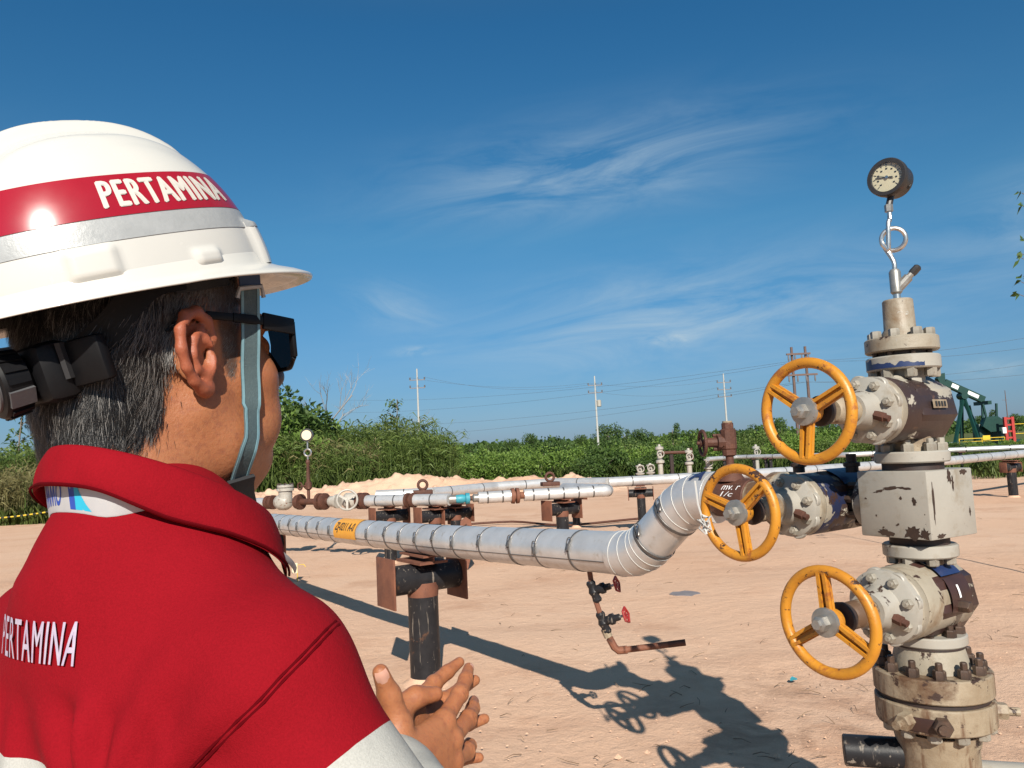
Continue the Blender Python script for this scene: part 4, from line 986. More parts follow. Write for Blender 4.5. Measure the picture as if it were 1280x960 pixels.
def wire_tie():
    # white wire ends twisted round the rim of the middle wheel
    c = at(880, 655, 2.5); r = random.Random(2); root = thing('wire_tie', tuple(c), 'frayed white wire tied round the middle handwheel rim', 'wire tie')
    hub = ax(1.236, .285)+U*.452; d = (at(880, 655, 2.37)-hub); p = hub+d
    for k in range(5):
        pts = [p+V(r.uniform(-.02, .02), r.uniform(-.03, .01), r.uniform(-.03, .03)) for _ in range(5)]; MB().tube(pts, .0032, 5).build('strand', M['wire'], root)
    MB().tube([p+V(.0, 0, .0), p+V(-.012, .01, .06), p+V(-.012, .03, .13)], .003, 5).build('strand', M['wire'], root)
wire_tie()
def vent_valve():
    b = ax(1.352, .70); root = thing('vent_valve', tuple(b), 'small rusty vent valve with handwheel standing on the flowline tee', 'valve')
    R = M['rust']
    MB().cyl(b-UP*.03, b+UP*.045, .0155, 12).build('riser', R, root)
    z = b+UP*.04
    MB().lathe(z, UP, [(0, .018), (.005, .026), (.025, .026), (.03, .030), (.10, .030), (.105, .022), (.125, .022), (.13, .016)], 10).build('valve_body', R, root)
    MB().lathe(z+UP*.128, UP, [(0, .019), (.006, .019)], 12).build('top_rim', M['beige_dirty'], root)
    d = (U*.75+WD*.45).normalized(); c = z+UP*.055
    MB().lathe(c, d, [(0, .026), (.03, .024), (.032, .032), (.046, .032), (.048, .02), (.085, .018)], 10).build('bonnet', R, root)
    for s in (-1, 1): MB().lathe(c+d*.03+UP*.026*s, d, [(0, .007), (.03, .007)], 6).build('bolt', R, root)
    w = c+d*.10; rim = MB().ring(w, d, .046, .0065, 32, 8).build('handwheel', R, root); x, y, a = frame(d)
    for k in range(4): an = k*pi/2+.4; MB().bar(w, w+(x*cos(an)+y*sin(an))*.044, .009, .006, a).build('spoke', R, rim)
    MB().lathe(w-a*.01, a, [(0, .012), (.02, .012), (.022, .007), (.032, .007)], 10).build('hub', R, rim)
vent_valve()
def drain():
    top = fp(1.58)-UP*FR; root = thing('drain_pipe', tuple(fp(1.58)), 'thin rusty drain pipe with two red wheel valves hanging under the flowline', 'pipe')
    Yd = top.y-.02; P = lambda px, py, dy=0: at(px, py, Yd+dy); R = M['rust_red']
    a, b, c, e = top+UP*.02, P(741, 740), P(753, 776), P(770, 812)
    MB().tube([a, b, c, P(765, 803)], .0125, 10).build('down_pipe', R, root)
    for p, q in ((P(742, 738), V(.88, -.40, .26)), (P(754, 777), V(.86, -.42, .30))):
        q = q.normalized(); dn = (e-b).normalized()
        v = MB().lathe(p-dn*.045, dn, [(0, .018), (.01, .023), (.03, .019), (.05, .027), (.07, .019), (.09, .023), (.1, .018)], 10).build('valve_body', M['black_pipe'], root)
        MB().lathe(p, q, [(0, .02), (.03, .021), (.04, .026), (.055, .026), (.06, .016), (.085, .015)], 10).build('bonnet', M['black_pipe'], v)
        w = p+q*.118; x, y, s = frame(q)
        MB().cyl(p+q*.08, w, .006, 8).build('stem', M['steel'], v)
        ringp = [w+(x*cos(k*2*pi/5)+y*sin(k*2*pi/5))*.036 for k in range(5)]
        rim = MB(); pts = []
        for k in range(5):
            for t in (0, .33, .66): pts.append(ringp[k].lerp(ringp[(k+1) % 5], t))
        rim.tube(pts, .0055, 6, closed=True); rw = rim.build('handwheel', M['red_paint'], v)
        for k in range(5): MB().bar(w, ringp[k], .007, .005, s).build('spoke', M['red_paint'], rw)
    MB().lathe(P(756, 786), (e-c).normalized(), [(0, .02), (.04, .02)], 8).build('union_nut', M['beige_dirty'], root)
    MB().tube([P(762, 798), P(768, 809), P(773, 813), P(784, 812)], .018, 10).build('elbow', R, root)
    end = P(857, 803, -.05); s = P(780, 812.5)
    MB().cyl(s, s.lerp(end, .72), .0145, 12).build('outlet_pipe', R, root); MB().cyl(s.lerp(end, .72), end, .0150, 12).build('outlet_end', M['rust'], root)
drain()

# ------------------------------------------------------------------ pipe supports
def support(c, along, ztop, beam_len, label, r=.095, plate=.16, split=0.0, group='pipe supports'):
    """post with a saddle pipe lying across the line and rusty end plates; along = direction of the saddle pipe"""
    c = Vector((c[0], c[1], 0)); a = Vector(along).normalized(); n = a.cross(UP).normalized()
    root = thing('pipe_support', tuple(c), label, 'pipe support', group); zc = ztop-.055-r
    MB().lathe(c-UP*.15, UP, [(0, r), (zc+.15-r*.2, r)], 28).build('post', M['black_pipe'], root)
    MB().lathe(c-UP*.01, UP, [(0, r*1.75), (.012, r*1.45), (.028, r*1.18), (.05, r*1.01)], 20, cap=False).build('sand_skirt', M['sand'], root)
    MB().lathe(c+UP*(zc-r*1.18), UP, [(0, r*1.012), (r*.5, r*1.06), (r*.9, r*1.05)], 28).build('weld_collar', M['rust_red'], root)
    MB().cyl(c+UP*zc-a*beam_len/2, c+UP*zc+a*beam_len/2, r*.96, 28).build('saddle_pipe', M['black_pipe'], root)
    for s in (-1, 1):
        MB().box(c+UP*(zc-.005)+a*s*(beam_len/2+.006), a, n, UP, .006, plate*.85, plate, .001).build('end_plate', M['rust_red'], root)
    MB().box(c+UP*(ztop-.045), a, n, UP, .10, .17, .008).build('saddle_flange', M['rust_red'], root)
    MB().box(c+UP*(ztop-.026), a, n, UP, .006, .17, .02).build('saddle_web', M['rust_red'], root)
    MB().box(c+UP*(ztop-.004), a, n, UP, .075, .17, .006).build('saddle_top', M['rust_red'], root)
    return root
tS = 3.30; support(fp(tS), U, fz(tS)-FR, .50, 'large black pipe support post with rusty end plates under the near flowline', .098, .155)
t2 = 7.1; support(fp(t2), U, fz(t2)-FR, .50, 'rusty capped pipe support partly hidden behind the man\'s collar', .09, .14)

# ------------------------------------------------------------------ far pipes
ZA = .86
def lineA(px):
    y = float(np.interp(px, [300, 330, 560, 700, 765], [629, 628, 624.5, 616.5, 613])); return onz(px, y, ZA)
def far_pipes():
    pa = thing('header_pipe', tuple(V(*lineA(620)[:2], 0)), 'silver clad header pipe with rusty valves standing behind the near flowline', 'pipe')
    RA = .078; al = M['alu']
    def seg(p0, p1, r=RA, mat=al, name='cladding', bands=0):
        a, b = lineA(p0), lineA(p1); MB().tube([a, b], r, 20).build(name, mat, pa, 50)
        for k in range(bands): q = a.lerp(b, (k+.6)/(bands+.2)); band(pa, q, b-a, r, .02, latch=False)
    def lt(p0, prof, mat, name, seg_=16, d=None):
        a = lineA(p0); b = lineA(p0+6); ax_ = (b-a).normalized(); MB().lathe(a, ax_, prof, seg_).build(name, mat, pa); return a, ax_
    RU = M['rust']
    seg(262, 334, RA*.9)
    lt(334, [(0, .10), (.06, .10), (.065, .07), (.085, .07), (.09, .105), (.14, .105)], RU, 'flange')
    a, x = lt(345, [(0, .06), (.03, .09), (.10, .12), (.20, .12), (.26, .09), (.28, .06)], M['white_valve'], 'check_valve')
    c = lineA(357); MB().lathe(c, UP, [(0, .10), (.16, .10), (.165, .125), (.20, .125), (.21, .10), (.22, .12), (.25, .12), (.255, .09)], 20).build('valve_cover', M['white_valve'], pa)
    for k in range(8): an = k*pi/4+.2; MB().hexb(c+UP*.255+V(cos(an)*.105, sin(an)*.105, 0), UP, .014, .02).build('bolt', M['dark_bolt'], pa)
    lt(371, [(0, .10), (.04, .10), (.045, .115), (.09, .115)], RU, 'flange')
    seg(374, 398, .045, RU, 'spool')
    lt(397, [(0, .075), (.02, .12), (.07, .12), (.075, .07), (.10, .07), (.105, .12), (.15, .12), (.17, .07)], RU, 'flange')
    seg(404, 415, .05, RU, 'spool')
    lt(412, [(0, .06), (.02, .075), (.1, .08), (.12, .1), (.16, .10)], M['white_valve'], 'valve_neck')
    c = lineA(428); MB().lathe(c-UP*.0, (1, .1, 0), [(0, .06), (.05, .115), (.18, .115), (.24, .06)], 20).build('valve_body', M['white_valve'], pa)
    d = V(.18, -1, .12).normalized(); w = lineA(435)+d*.28; xx, yy, aa = frame(d)
    MB().cyl(lineA(433), w, .03, 12).build('valve_stem', M['white_valve'], pa)
    rim = MB().ring(w, d, .135, .016, 36, 8).build('handwheel', M['white_valve'], pa)
    for k in range(3): an = k*2*pi/3+.5; MB().bar(w, w+(xx*cos(an)+yy*sin(an))*.13, .03, .015, aa).build('spoke', M['white_valve'], rim)
    lt(448, [(0, .07), (.01, .115), (.06, .115), (.065, .08), (.08, .08), (.085, .115), (.14, .115), (.15, .07)], RU, 'flange')
    seg(459, 509, RA, al, 'cladding', 2)
    lt(508, [(0, .05), (.01, .10), (.05, .10), (.055, .055), (.09, .055), (.095, .10), (.14, .10), (.15, .05)], RU, 'flange')
    seg(519, 562, RA, al, 'cladding', 1)
    lt(561, [(0, .05), (.02, .055), (.09, .055), (.1, .04)], M['steel'], 'end_cap')
    lt(568, [(0, .04), (.03, .055), (.11, .06), (.14, .05), (.15, .075), (.20, .07)], M['cyan_tape'], 'taped_union')
    seg(581, 596, .03, RU, 'spool')
    lt(590, [(0, .03), (.02, .055), (.06, .05), (.10, .06), (.14, .05)], M['steel'], 'union')
    seg(598, 639, RA, al, 'cladding', 2)
    lt(638, [(0, .05), (.01, .10), (.05, .105), (.055, .06), (.07, .06), (.075, .105), (.115, .10), (.13, .045), (.2, .045)], M['rust_red'], 'flange')
    seg(655, 752, RA, al, 'cladding', 5)
    e0 = lineA(752); e1 = lineA(768); dirx = (e1-e0).normalized(); back = V(-.5, 1, 0).normalized()
    cc = gored_bend((e0, lineA(770), lineA(768)+back*.45), 8); MB().tube(cc, RA*1.02, 20).build('bend', al, pa, 60)
    MB().tube([cc[-1], cc[-1]+back*.9], RA, 20).build('cladding', al, pa, 60)
    for k in (2, 4, 6): band(pa, cc[k], cc[min(k+1, 7)]-cc[k-1], RA*1.02, .012, latch=False)
    # upright with the small gauge
    b = lineA(386); MB().cyl(b, b+UP*.20, .022, 10).build('riser', RU, pa)
    MB().lathe(b+UP*.17, UP, [(0, .03), (.02, .05), (.10, .05), (.12, .03), (.36, .022), (.40, .035), (.44, .02)], 10).build('needle_valve', RU, pa)
    hw = b+UP*.23+V(-.10, -.08, 0); MB().ring(hw, (-.6, -.8, 0), .05, .012, 16, 6).cyl(b+UP*.23, hw, .014, 6).build('small_handwheel', RU, pa)
    MB().cyl(b+UP*.58, b+UP*.66, .012, 8).cyl(b+UP*.76, b+UP*.88, .012, 8).ring(b+UP*.71, (0, 1, 0), .05, .013, 20, 6).build('siphon_tube', M['chrome'], pa)
    gp = MB().lathe(b+UP*.965+V(0, .06, 0), (0, -1, 0), [(0, .08), (.06, .085), (.065, .095), (.10, .095), (.102, .07)], 24).build('pressure_gauge', M['gauge_black'], pa)
    MB().lathe(b+UP*.965+V(0, -.043, 0), (0, -1, 0), [(0, .072), (.003, .072)], 24).build('dial', M['dial'], gp)
    for k in (-1, 1): MB().box(lineA(660)+V(0, 0, -9), (1, 0, 0), (0, 1, 0), (0, 0, 1), .001, .001, .001) if False else None
    # lifting rings: flanged clamps round the pipes
    for px, py in ((525, 620), (688, 612)):
        q = onz(px, py, ZA) if px > 600 else lineA(px)+V(0, .35, 0)
        MB().box(q+UP*.085, (1, .2, 0), (-.2, 1, 0), UP, .13, .09, .03, .006).build('clamp', RU, pa)
        MB().ring(q+UP*.185, (.2, -1, 0), .062, .020, 24, 8).build('lifting_ring', RU, pa)
    # supports
    n = V(.2, 1, 0).normalized()
    for px, lab, dz in ((483, 'rusty plated pipe support behind the orange line label', 0), (540, 'rusty plated pipe support left of the cyan taped joint', .0), (700, 'pipe support with rusty plate under the bent end of the header pipe', 0)):
        q = lineA(px)+n*.10; support(q, U, ZA-RA, .50, lab, .085, .135)
    q = lineA(560)+n*.34; support(q, U, ZA-RA, .44, 'rusty plated pipe support right under the cyan taped joint', .075, .12)
    q = onz(721, 659); support(q, U, ZA-RA-.05, .4, 'dusty pipe support behind the one at the bent header end', .07, .11)
    # trapezoid lug standing on the ground
    q = lineA(584)+V(0, -.45, 0); t = thing('lug_plate', (q.x, q.y, 0), 'rusty trapezoid lug plate with a hole beside the far supports', 'steel plate')
    pts = [V(q.x-.13, q.y, 0), V(q.x+.13, q.y, 0), V(q.x+.06, q.y, .66), V(q.x-.06, q.y, .66)]
    hol = [V(q.x+.028*cos(k*pi/6), q.y, .50+.075*sin(k*pi/6)) for k in range(12)]
    vs = []; fs = []
    mb = MB()
    # plate with a hole: bridge outer quad and hole ring
    outer = []
    for k in range(12):
        an = k*pi/6; dx, dz = cos(an), sin(an)
        best = None
        for i in range(4):
            p, r_ = pts[i], pts[(i+1) % 4]; ex, ez = r_.x-p.x, r_.z-p.z; cx, cz = q.x, .50
            den = dx*ez-dz*ex
            if abs(den) < 1e-9: continue
            s = ((p.x-cx)*ez-(p.z-cz)*ex)/den; u = ((p.x-cx)*dz-(p.z-cz)*dx)/den
            if s > 0 and -1e-6 <= u <= 1+1e-6 and (best is None or s < best): best = s
        outer.append(V(q.x+dx*best, q.y, .50+dz*best))
    for dy in (-.012, .012): vs += [p+V(0, dy, 0) for p in outer]+[p+V(0, dy, 0) for p in hol]
    for k in range(12):
        k2 = (k+1) % 12; fs += [(k, k2, 12+k2, 12+k), (24+k, 36+k, 36+k2, 24+k2), (k, 24+k, 24+k2, k2), (12+k, 12+k2, 36+k2, 36+k)]
    mb.add(vs, fs).build('plate', M['rust_red'], t, 30)
    # long pipe behind, out to the right edge
    path = [(470, 619.5), (540, 616), (620, 608.5), (690, 603.8), (760, 603), (875, 596.5), (1000, 588.5), (1100, 581.5), (1190, 575.5), (1290, 566), (1360, 559)]
    pts = [onz(x, y, ZA) for x, y in path]
    # fair the depth so the line is smooth
    pb = thing('far_pipe', (pts[5].x, pts[5].y, 0), 'long pale clad pipe crossing behind the wellhead to the right edge', 'pipe')
    for i in range(len(pts)-1):
        MB().tube([pts[i], pts[i+1]], .083, 16).build('cladding', al, pb, 60)
        L = (pts[i+1]-pts[i]).length; k = max(1, int(L/.62))
        for j in range(k): band(pb, pts[i].lerp(pts[i+1], (j+.5)/k), pts[i+1]-pts[i], .083, .018, latch=False)
    for px in (800, 930, 1060): 
        y = float(np.interp(px, [p[0] for p in path], [p[1] for p in path])); q = onz(px, y, ZA); support(q, (q.y, -q.x, 0), ZA-.083, .4, f"pipe support under the long pale pipe {where(px)}", .07, .11)
    q = onz(1262, 570, ZA); support(q, (.9, .3, 0), ZA-.09, .42, 'weathered pipe support post with rusty cap at the right edge', .09, .10)
    path = [(885, 574), (920, 571.5), (1060, 568.5), (1180, 563), (1290, 558.5), (1370, 555)]
    pts = [onz(x, y, .80) for x, y in path]
    pc = thing('far_pipe', (pts[2].x, pts[2].y, 0), 'second pale pipe farther back, above the long one', 'pipe')
    for i in range(len(pts)-1):
        MB().tube([pts[i], pts[i+1]], .085, 12).build('cladding', al, pc, 60)
        k = max(1, int((pts[i+1]-pts[i]).length/1.1))
        for j in range(k): band(pc, pts[i].lerp(pts[i+1], (j+.5)/k), pts[i+1]-pts[i], .085, .03, latch=False)
    for px in (905, 942, 957, 963, 1020, 1090, 1200):
        y = float(np.interp(px, [p[0] for p in path], [p[1] for p in path])); q = onz(px, y, .80)
        s = thing('pipe_stand', (q.x, q.y, 0), f"thin grey stand under the second pale pipe {where(px)}", 'pipe stand', 'thin pipe stands'); MB().cyl((q.x, q.y, -.1), (q.x, q.y, .73), .06, 10).build('post', M['black_pipe'], s)
        MB().box((q.x, q.y, .72), (1, 0, 0), (0, 1, 0), (0, 0, 1), .12, .12, .012).build('cap_plate', M['rust'], s)
    # thin line lying across the sand
    pts = [onz(575, 656, .05), onz(640, 652, .05), onz(690, 656, .04), onz(730, 655, .05), onz(790, 649, .05), onz(822, 646.5, .05)]
    sm = []
    for i in range(len(pts)-1):
        p0 = pts[max(i-1, 0)]; p1 = pts[i]; p2 = pts[i+1]; p3 = pts[min(i+2, len(pts)-1)]
        for t in (0, .25, .5, .75): sm.append(.5*((2*p1)+(-p0+p2)*t+(2*p0-5*p1+4*p2-p3)*t*t+(-p0+3*p1-3*p2+p3)*t*t*t))
    sm.append(pts[-1]); o = MB().tube(sm, .022, 8).lathe(sm[-1]-V(.0, 0, 0), (1, 0, 0), [(0, .03), (.01, .05), (.09, .05), (.1, .03)], 10).build('ground_line', M['rust']); origin_to(o, (sm[8].x, sm[8].y, 0)); tag(o, 'thin dark line lying on the sand behind the flowline', 'hose')
far_pipes()
def small_wellheads():
    for (px, base, Y, h, kind, lab) in ((826, 590, 30, 1.5, 1, 'small white valve post with a rusty top arm in front of the shrubs'), (862, 588, 30, 1.3, 1, 'small white valve post under the right end of the rusty arm'),
                                   (800, 591, 29, .8, 0, 'short white valve stub left of the rusty arm'), (813, 590, 29.5, .8, 0, 'squat white valve next to the rusty arm'), (885, 580, 30, .9, 0, 'white valve stub behind the small rusty valve'), (945, 565, 33, 1.3, 0, 'white valve stub seen through the middle handwheel')):
        c = at(px, base, Y); root = thing('valve_post', (c.x, Y, 0), lab, 'valve', 'small white valves by the far shrubs')
        MB().lathe((c.x, Y, -.05), UP, [(0, .10), (h*.5, .10), (h*.52, .17), (h*.58, .17), (h*.6, .10), (h*.85, .09), (h*.87, .16), (h*.93, .16), (h*.95, .06), (h, .05)], 12).build('body', M['white_valve'], root)
        MB().ring((c.x, Y-.2, h*.72), (0, 1, 0), .13, .02, 16, 6).cyl((c.x, Y, h*.72), (c.x, Y-.2, h*.72), .03, 6).build('handwheel', M['white_valve'], root)
    a = at(826, 566, 30); b = at(862, 565, 30); root = thing('pipe_arch', (a.x, 30, 0), 'rusty pipe arch over the small white valves', 'pipe')
    MB().tube([V(a.x, 30, 0), a-V(0, 0, .1), a, b, b+V(.05, 0, .15), b+V(.1, 0, -.3)], .06, 8).build('bent_pipe', M['rust'], root); MB().cyl(at(839, 568, 30), V(at(839, 568, 30).x, 30, 0), .08, 8).build('post', M['gasket'], root)
small_wellheads()
def ground_bits():
    # dry twigs and clods strewn over the sand
    mb = MB(); r = random.Random(12)
    for k in range(150):
        px = r.uniform(560, 1290); py = r.uniform(690, 990) if r.random() < .8 else r.uniform(640, 720)
        p = onz(px, py, .008); a = r.uniform(0, 6.28); L = r.uniform(.03, .12); b = r.uniform(-.4, .4)
        q = p+V(cos(a)*L*.5, sin(a)*L*.5, r.uniform(.002, .02)); s = q+V(cos(a+b)*L*.5, sin(a+b)*L*.5, r.uniform(-.01, .01)); mb.tube([p, q, s], [.0025, .002, .001], 4)
    o = mb.build('dry_twigs', M['dry_twig']); tag(o, 'dry twigs and bits of straw strewn over the sand', 'twigs', kind='stuff')
    v = []; f = []
    for k in range(520):
        px = r.uniform(330, 1290); py = 655+330*r.random()**.8; p = onz(px, py, 0); s = r.uniform(.003, .010)*(2.2 if r.random() < .05 else 1)
        o_ = len(v)
        for d in ((1, 0, 0), (-1, 0, 0), (0, 1, 0), (0, -1, 0), (0, 0, 1)): v.append(p+V(d[0]*s*r.uniform(.6, 1.4), d[1]*s*r.uniform(.6, 1.4), d[2]*s*r.uniform(.5, 1.0)+.004))
        f += [(o_, o_+2, o_+4), (o_+2, o_+1, o_+4), (o_+1, o_+3, o_+4), (o_+3, o_, o_+4)]
    c = link_mesh('sand_clods', v, f, M['sand'], None, 0); tag(c, 'small clods and pebbles on the sand', 'clods', kind='stuff')
    p = onz(992, 851, .012); bs = MB().add([p+V(-.02, 0, 0), p+V(.0, -.02, .01), p+V(.024, .004, .004), p+V(.004, .022, .012), p+V(-.02, 0, .014), p+V(.004, -.018, .022), p+V(.024, .006, .012), p+V(.0, .022, .02)],
        [(0, 1, 2, 3), (4, 5, 6, 7), (0, 1, 5, 4), (1, 2, 6, 5), (2, 3, 7, 6), (3, 0, 4, 7)]).build('plastic_scrap', M['cyan_tape']); origin_to(bs, p); tag(bs, 'tiny blue plastic scrap on the sand left of the wellhead', 'scrap')
    p = onz(856, 743, .01); pts = [p+V(.14*cos(k*pi/7)*(1+.2*sin(k*3.1)), .12*sin(k*pi/7)*(1+.2*cos(k*2.3)), 0) for k in range(14)]
    o = MB().prism(pts, (0, 0, .012)).build('rubber_scrap', M['grey_scrap']); origin_to(o, p); tag(o, 'flat grey scrap lying on the sand below the bend', 'scrap')
    # brass tag on a wire stake near the man's shoulder
    p = onz(372, 727, 0); root = thing('marker_stake', tuple(p), 'small yellowish marker plate on a bent wire stake by the shoulder', 'marker'); 
    z = at(368, 706, p.y).z; MB().box(V(p.x-.03, p.y, z-.04), (1, 0, 0), (0, 1, 0), UP, .035, .004, .06).build('plate', M['dial'], root)
    MB().tube([p-UP*.05, V(p.x, p.y, z), V(p.x+.08, p.y, z), V(p.x+.1, p.y, z-.03)], .005, 6).build('wire', M['safety_yellow'], root)
M['dry_twig'] = pbr('dry_twig', (.13, .08, .05), (.22, .15, .09), 8, .9)
M['grey_scrap'] = pbr('grey_rubber', (.16, .14, .15), (.22, .2, .2), 8, .8)
ground_bits()
# ================================================================== the man
class Field:
    """signed distance grid; primitives are blended in smoothly, then meshed with surface nets"""
    def __init__(s, lo, hi, h):
        s.lo = np.array(lo, float); s.h = h; s.n = np.ceil((np.array(hi)-s.lo)/h).astype(int)+1
        s.D = np.full(s.n, .06, np.float32); s.ax = [s.lo[i]+h*np.arange(s.n[i]) for i in range(3)]
    def sl(s, lo, hi):
        a = np.clip(np.floor((np.array(lo)-s.lo)/s.h).astype(int), 0, s.n-1); b = np.clip(np.ceil((np.array(hi)-s.lo)/s.h).astype(int)+1, 1, s.n)
        S = tuple(slice(a[i], max(b[i], a[i]+1)) for i in range(3))
        g = np.meshgrid(*[s.ax[i][S[i]] for i in range(3)], indexing='ij', sparse=True); return S, g
    def put(s, S, d, k, cut=False):
        o = s.D[S]; d = d.astype(np.float32)
        if cut:
            d = -d; hh = np.clip(.5-.5*(d-o)/k, 0, 1); s.D[S] = d*(1-hh)+o*hh+k*hh*(1-hh); hh = None
        else:
            hh = np.clip(.5+.5*(d-o)/k, 0, 1); s.D[S] = d*(1-hh)+o*hh-k*hh*(1-hh)
    def ell(s, c, r, k=.01, rot=None, cut=False):
        c = np.array(c, float); r = np.array(r, float); m = r.max()+k+.03
        S, (X, Y, Z) = s.sl(c-m, c+m); X = X-c[0]; Y = Y-c[1]; Z = Z-c[2]
        if rot is not None:
            R = np.array(rot); X, Y, Z = (R[0, 0]*X+R[1, 0]*Y+R[2, 0]*Z), (R[0, 1]*X+R[1, 1]*Y+R[2, 1]*Z), (R[0, 2]*X+R[1, 2]*Y+R[2, 2]*Z)
        k0 = np.sqrt((X/r[0])**2+(Y/r[1])**2+(Z/r[2])**2); k1 = np.sqrt((X/r[0]**2)**2+(Y/r[1]**2)**2+(Z/r[2]**2)**2)+1e-9
        s.put(S, np.where(k0 < 1e-6, -r.min(), k0*(k0-1)/k1), k, cut)
    def cone(s, a, b, r0, r1, k=.01, cut=False, flat=None):
        """round cone; flat = (direction, factor) squashes it across a direction"""
        a = np.array(a, float); b = np.array(b, float); m = max(r0, r1)+k+.03
        S, (X, Y, Z) = s.sl(np.minimum(a, b)-m, np.maximum(a, b)+m); d = b-a; L2 = d@d
        t = np.clip(((X-a[0])*d[0]+(Y-a[1])*d[1]+(Z-a[2])*d[2])/L2, 0, 1)
        qx, qy, qz = X-a[0]-t*d[0], Y-a[1]-t*d[1], Z-a[2]-t*d[2]; rr = r0+(r1-r0)*t
        if flat is not None:
            n = np.array(flat[0], float); n /= np.linalg.norm(n); pr = qx*n[0]+qy*n[1]+qz*n[2]; e = pr*(1/flat[1]-1)
            qx, qy, qz = qx+e*n[0], qy+e*n[1], qz+e*n[2]
        s.put(S, np.sqrt(qx**2+qy**2+qz**2)-rr, k, cut)
    def chain(s, pts, rs, k=.006, **kw):
        for i in range(len(pts)-1): s.cone(pts[i], pts[i+1], rs[i], rs[i+1], k, **kw)
    def mesh(s):
        D = s.D; ins = D < 0; nx, ny, nz = D.shape
        acc = np.zeros((nx-1, ny-1, nz-1, 3), np.float32); cnt = np.zeros((nx-1, ny-1, nz-1), np.float32)
        C = {}
        for i in (0, 1):
            for j in (0, 1):
                for k in (0, 1): C[i, j, k] = D[i:nx-1+i, j:ny-1+j, k:nz-1+k]
        for axis in range(3):
            o = [q for q in range(3) if q != axis]
            for u in (0, 1):
                for w in (0, 1):
                    p = [0, 0, 0]; p[o[0]] = u; p[o[1]] = w; q = list(p); q[axis] = 1
                    d0, d1 = C[tuple(p)], C[tuple(q)]; m = (d0 < 0) != (d1 < 0)
                    t = d0[m]/(d0[m]-d1[m]); pos = np.zeros((m.sum(), 3), np.float32); pos[:, o[0]] = u; pos[:, o[1]] = w; pos[:, axis] = t
                    acc[m] += pos; cnt[m] += 1
        act = cnt > 0; idx = np.full(act.shape, -1, np.int64); idx[act] = np.arange(act.sum())
        cell = np.argwhere(act); v = s.lo+s.h*(cell+acc[act]/cnt[act][:, None])
        F = []
        for axis in range(3):
            o = [(axis+1) % 3, (axis+2) % 3]
            a = [slice(None)]*3; b = [slice(None)]*3; a[axis] = slice(0, -1); b[axis] = slice(1, None)
            m = ins[tuple(a)] != ins[tuple(b)]; e = np.argwhere(m)
            e = e[(e[:, o[0]] > 0) & (e[:, o[1]] > 0) & (e[:, o[0]] < D.shape[o[0]]-1) & (e[:, o[1]] < D.shape[o[1]]-1)]
            if not len(e): continue
            s0 = ins[tuple(e.T)]
            def I(du, dw):
                q = e.copy(); q[:, o[0]] += du; q[:, o[1]] += dw; return idx[tuple(q.T)]
            f = np.stack([I(-1, -1), I(0, -1), I(0, 0), I(-1, 0)], 1); f[~s0] = f[~s0][:, ::-1]; F.append(f)
        return v, np.concatenate(F)
def relax(v, f, it=2, lam=.5):
    """a few rounds of neighbour averaging along the quad edges"""
    e = np.concatenate([f[:, [0, 1]], f[:, [1, 2]], f[:, [2, 3]], f[:, [3, 0]]]); e = np.concatenate([e, e[:, ::-1]])
    for _ in range(it):
        a = np.zeros_like(v); c = np.bincount(e[:, 0], minlength=len(v)).astype(float)
        for k in range(3): a[:, k] = np.bincount(e[:, 0], v[e[:, 1], k], minlength=len(v))
        v = v+lam*(a/np.maximum(c, 1)[:, None]-v)
    return v
def vnormals(v, f):
    n = np.cross(v[f[:, 2]]-v[f[:, 0]], v[f[:, 3]]-v[f[:, 1]]); o = np.zeros_like(v)
    for k in range(4):
        for c in range(3): o[:, c] += np.bincount(f[:, k], n[:, c], minlength=len(v))
    return o/(np.linalg.norm(o, axis=1, keepdims=True)+1e-12)
class Frame:
    def __init__(s, o, th, pitch=0.0, roll=0.0):
        s.o = Vector(o); R = Matrix.Rotation(-th, 3, 'Z') @ Matrix.Rotation(pitch, 3, 'X') @ Matrix.Rotation(roll, 3, 'Y'); s.R = R; s.N = np.array(R)
    def w(s, p): return s.o+s.R @ Vector(p)
    def wn(s, v): return np.array(s.o)+v @ s.N.T
    def l(s, p): return s.R.transposed() @ (Vector(p)-s.o)
    def d(s, p): return s.R @ Vector(p)

HEAD = Frame(at(200, 458, .70), radians(40), radians(8))
TH = radians(34)
NECK = at(215, 640, .668)
TOR = Frame((NECK.x, NECK.y, 0), TH)
man = thing('person', (NECK.x-.03, NECK.y-.02, 0), 'man in red and white coverall and hard hat seen from behind, rubbing his hands', 'person')

# ---- materials
def skin_mat():
    m, nt, b, tc = new_mat('skin'); P = tc.outputs['Object']
    col = mixc(nt, ramp(nt, noise(nt, P, 18, 5, .6), .35, .65), (.355, .142, .064), (.300, .108, .046))
    col = mixc(nt, ramp(nt, noise(nt, P, 160, 3, .6), .5, .8), col, (.24, .085, .045))
    at_ = nt.nodes.new('ShaderNodeAttribute'); at_.attribute_name = 'hairy'
    red = nt.nodes.new('ShaderNodeAttribute'); red.attribute_name = 'flush'
    col = mixc(nt, red.outputs['Fac'], col, (.30, .078, .042))
    col = mixc(nt, at_.outputs['Fac'], col, (.035, .028, .024))
    nt.links.new(col, b.inputs['Base Color']); b.inputs['Roughness'].default_value = .46
    setv(b, 'Subsurface Weight', .12); setv(b, 'Subsurface Radius', (.012, .004, .002)); setv(b, 'Subsurface Scale', .5); setv(b, 'Specular IOR Level', .4)
    bn = nt.nodes.new('ShaderNodeBump'); bn.inputs['Strength'].default_value = .45; bn.inputs['Distance'].default_value = .0016
    nt.links.new(noise(nt, P, 260, 6, .7), bn.inputs['Height']); nt.links.new(bn.outputs[0], b.inputs['Normal']); return m
M['skin'] = skin_mat()
M['nail'] = pbr('fingernail', (.50, .27, .20), (.46, .24, .18), 60, .35)
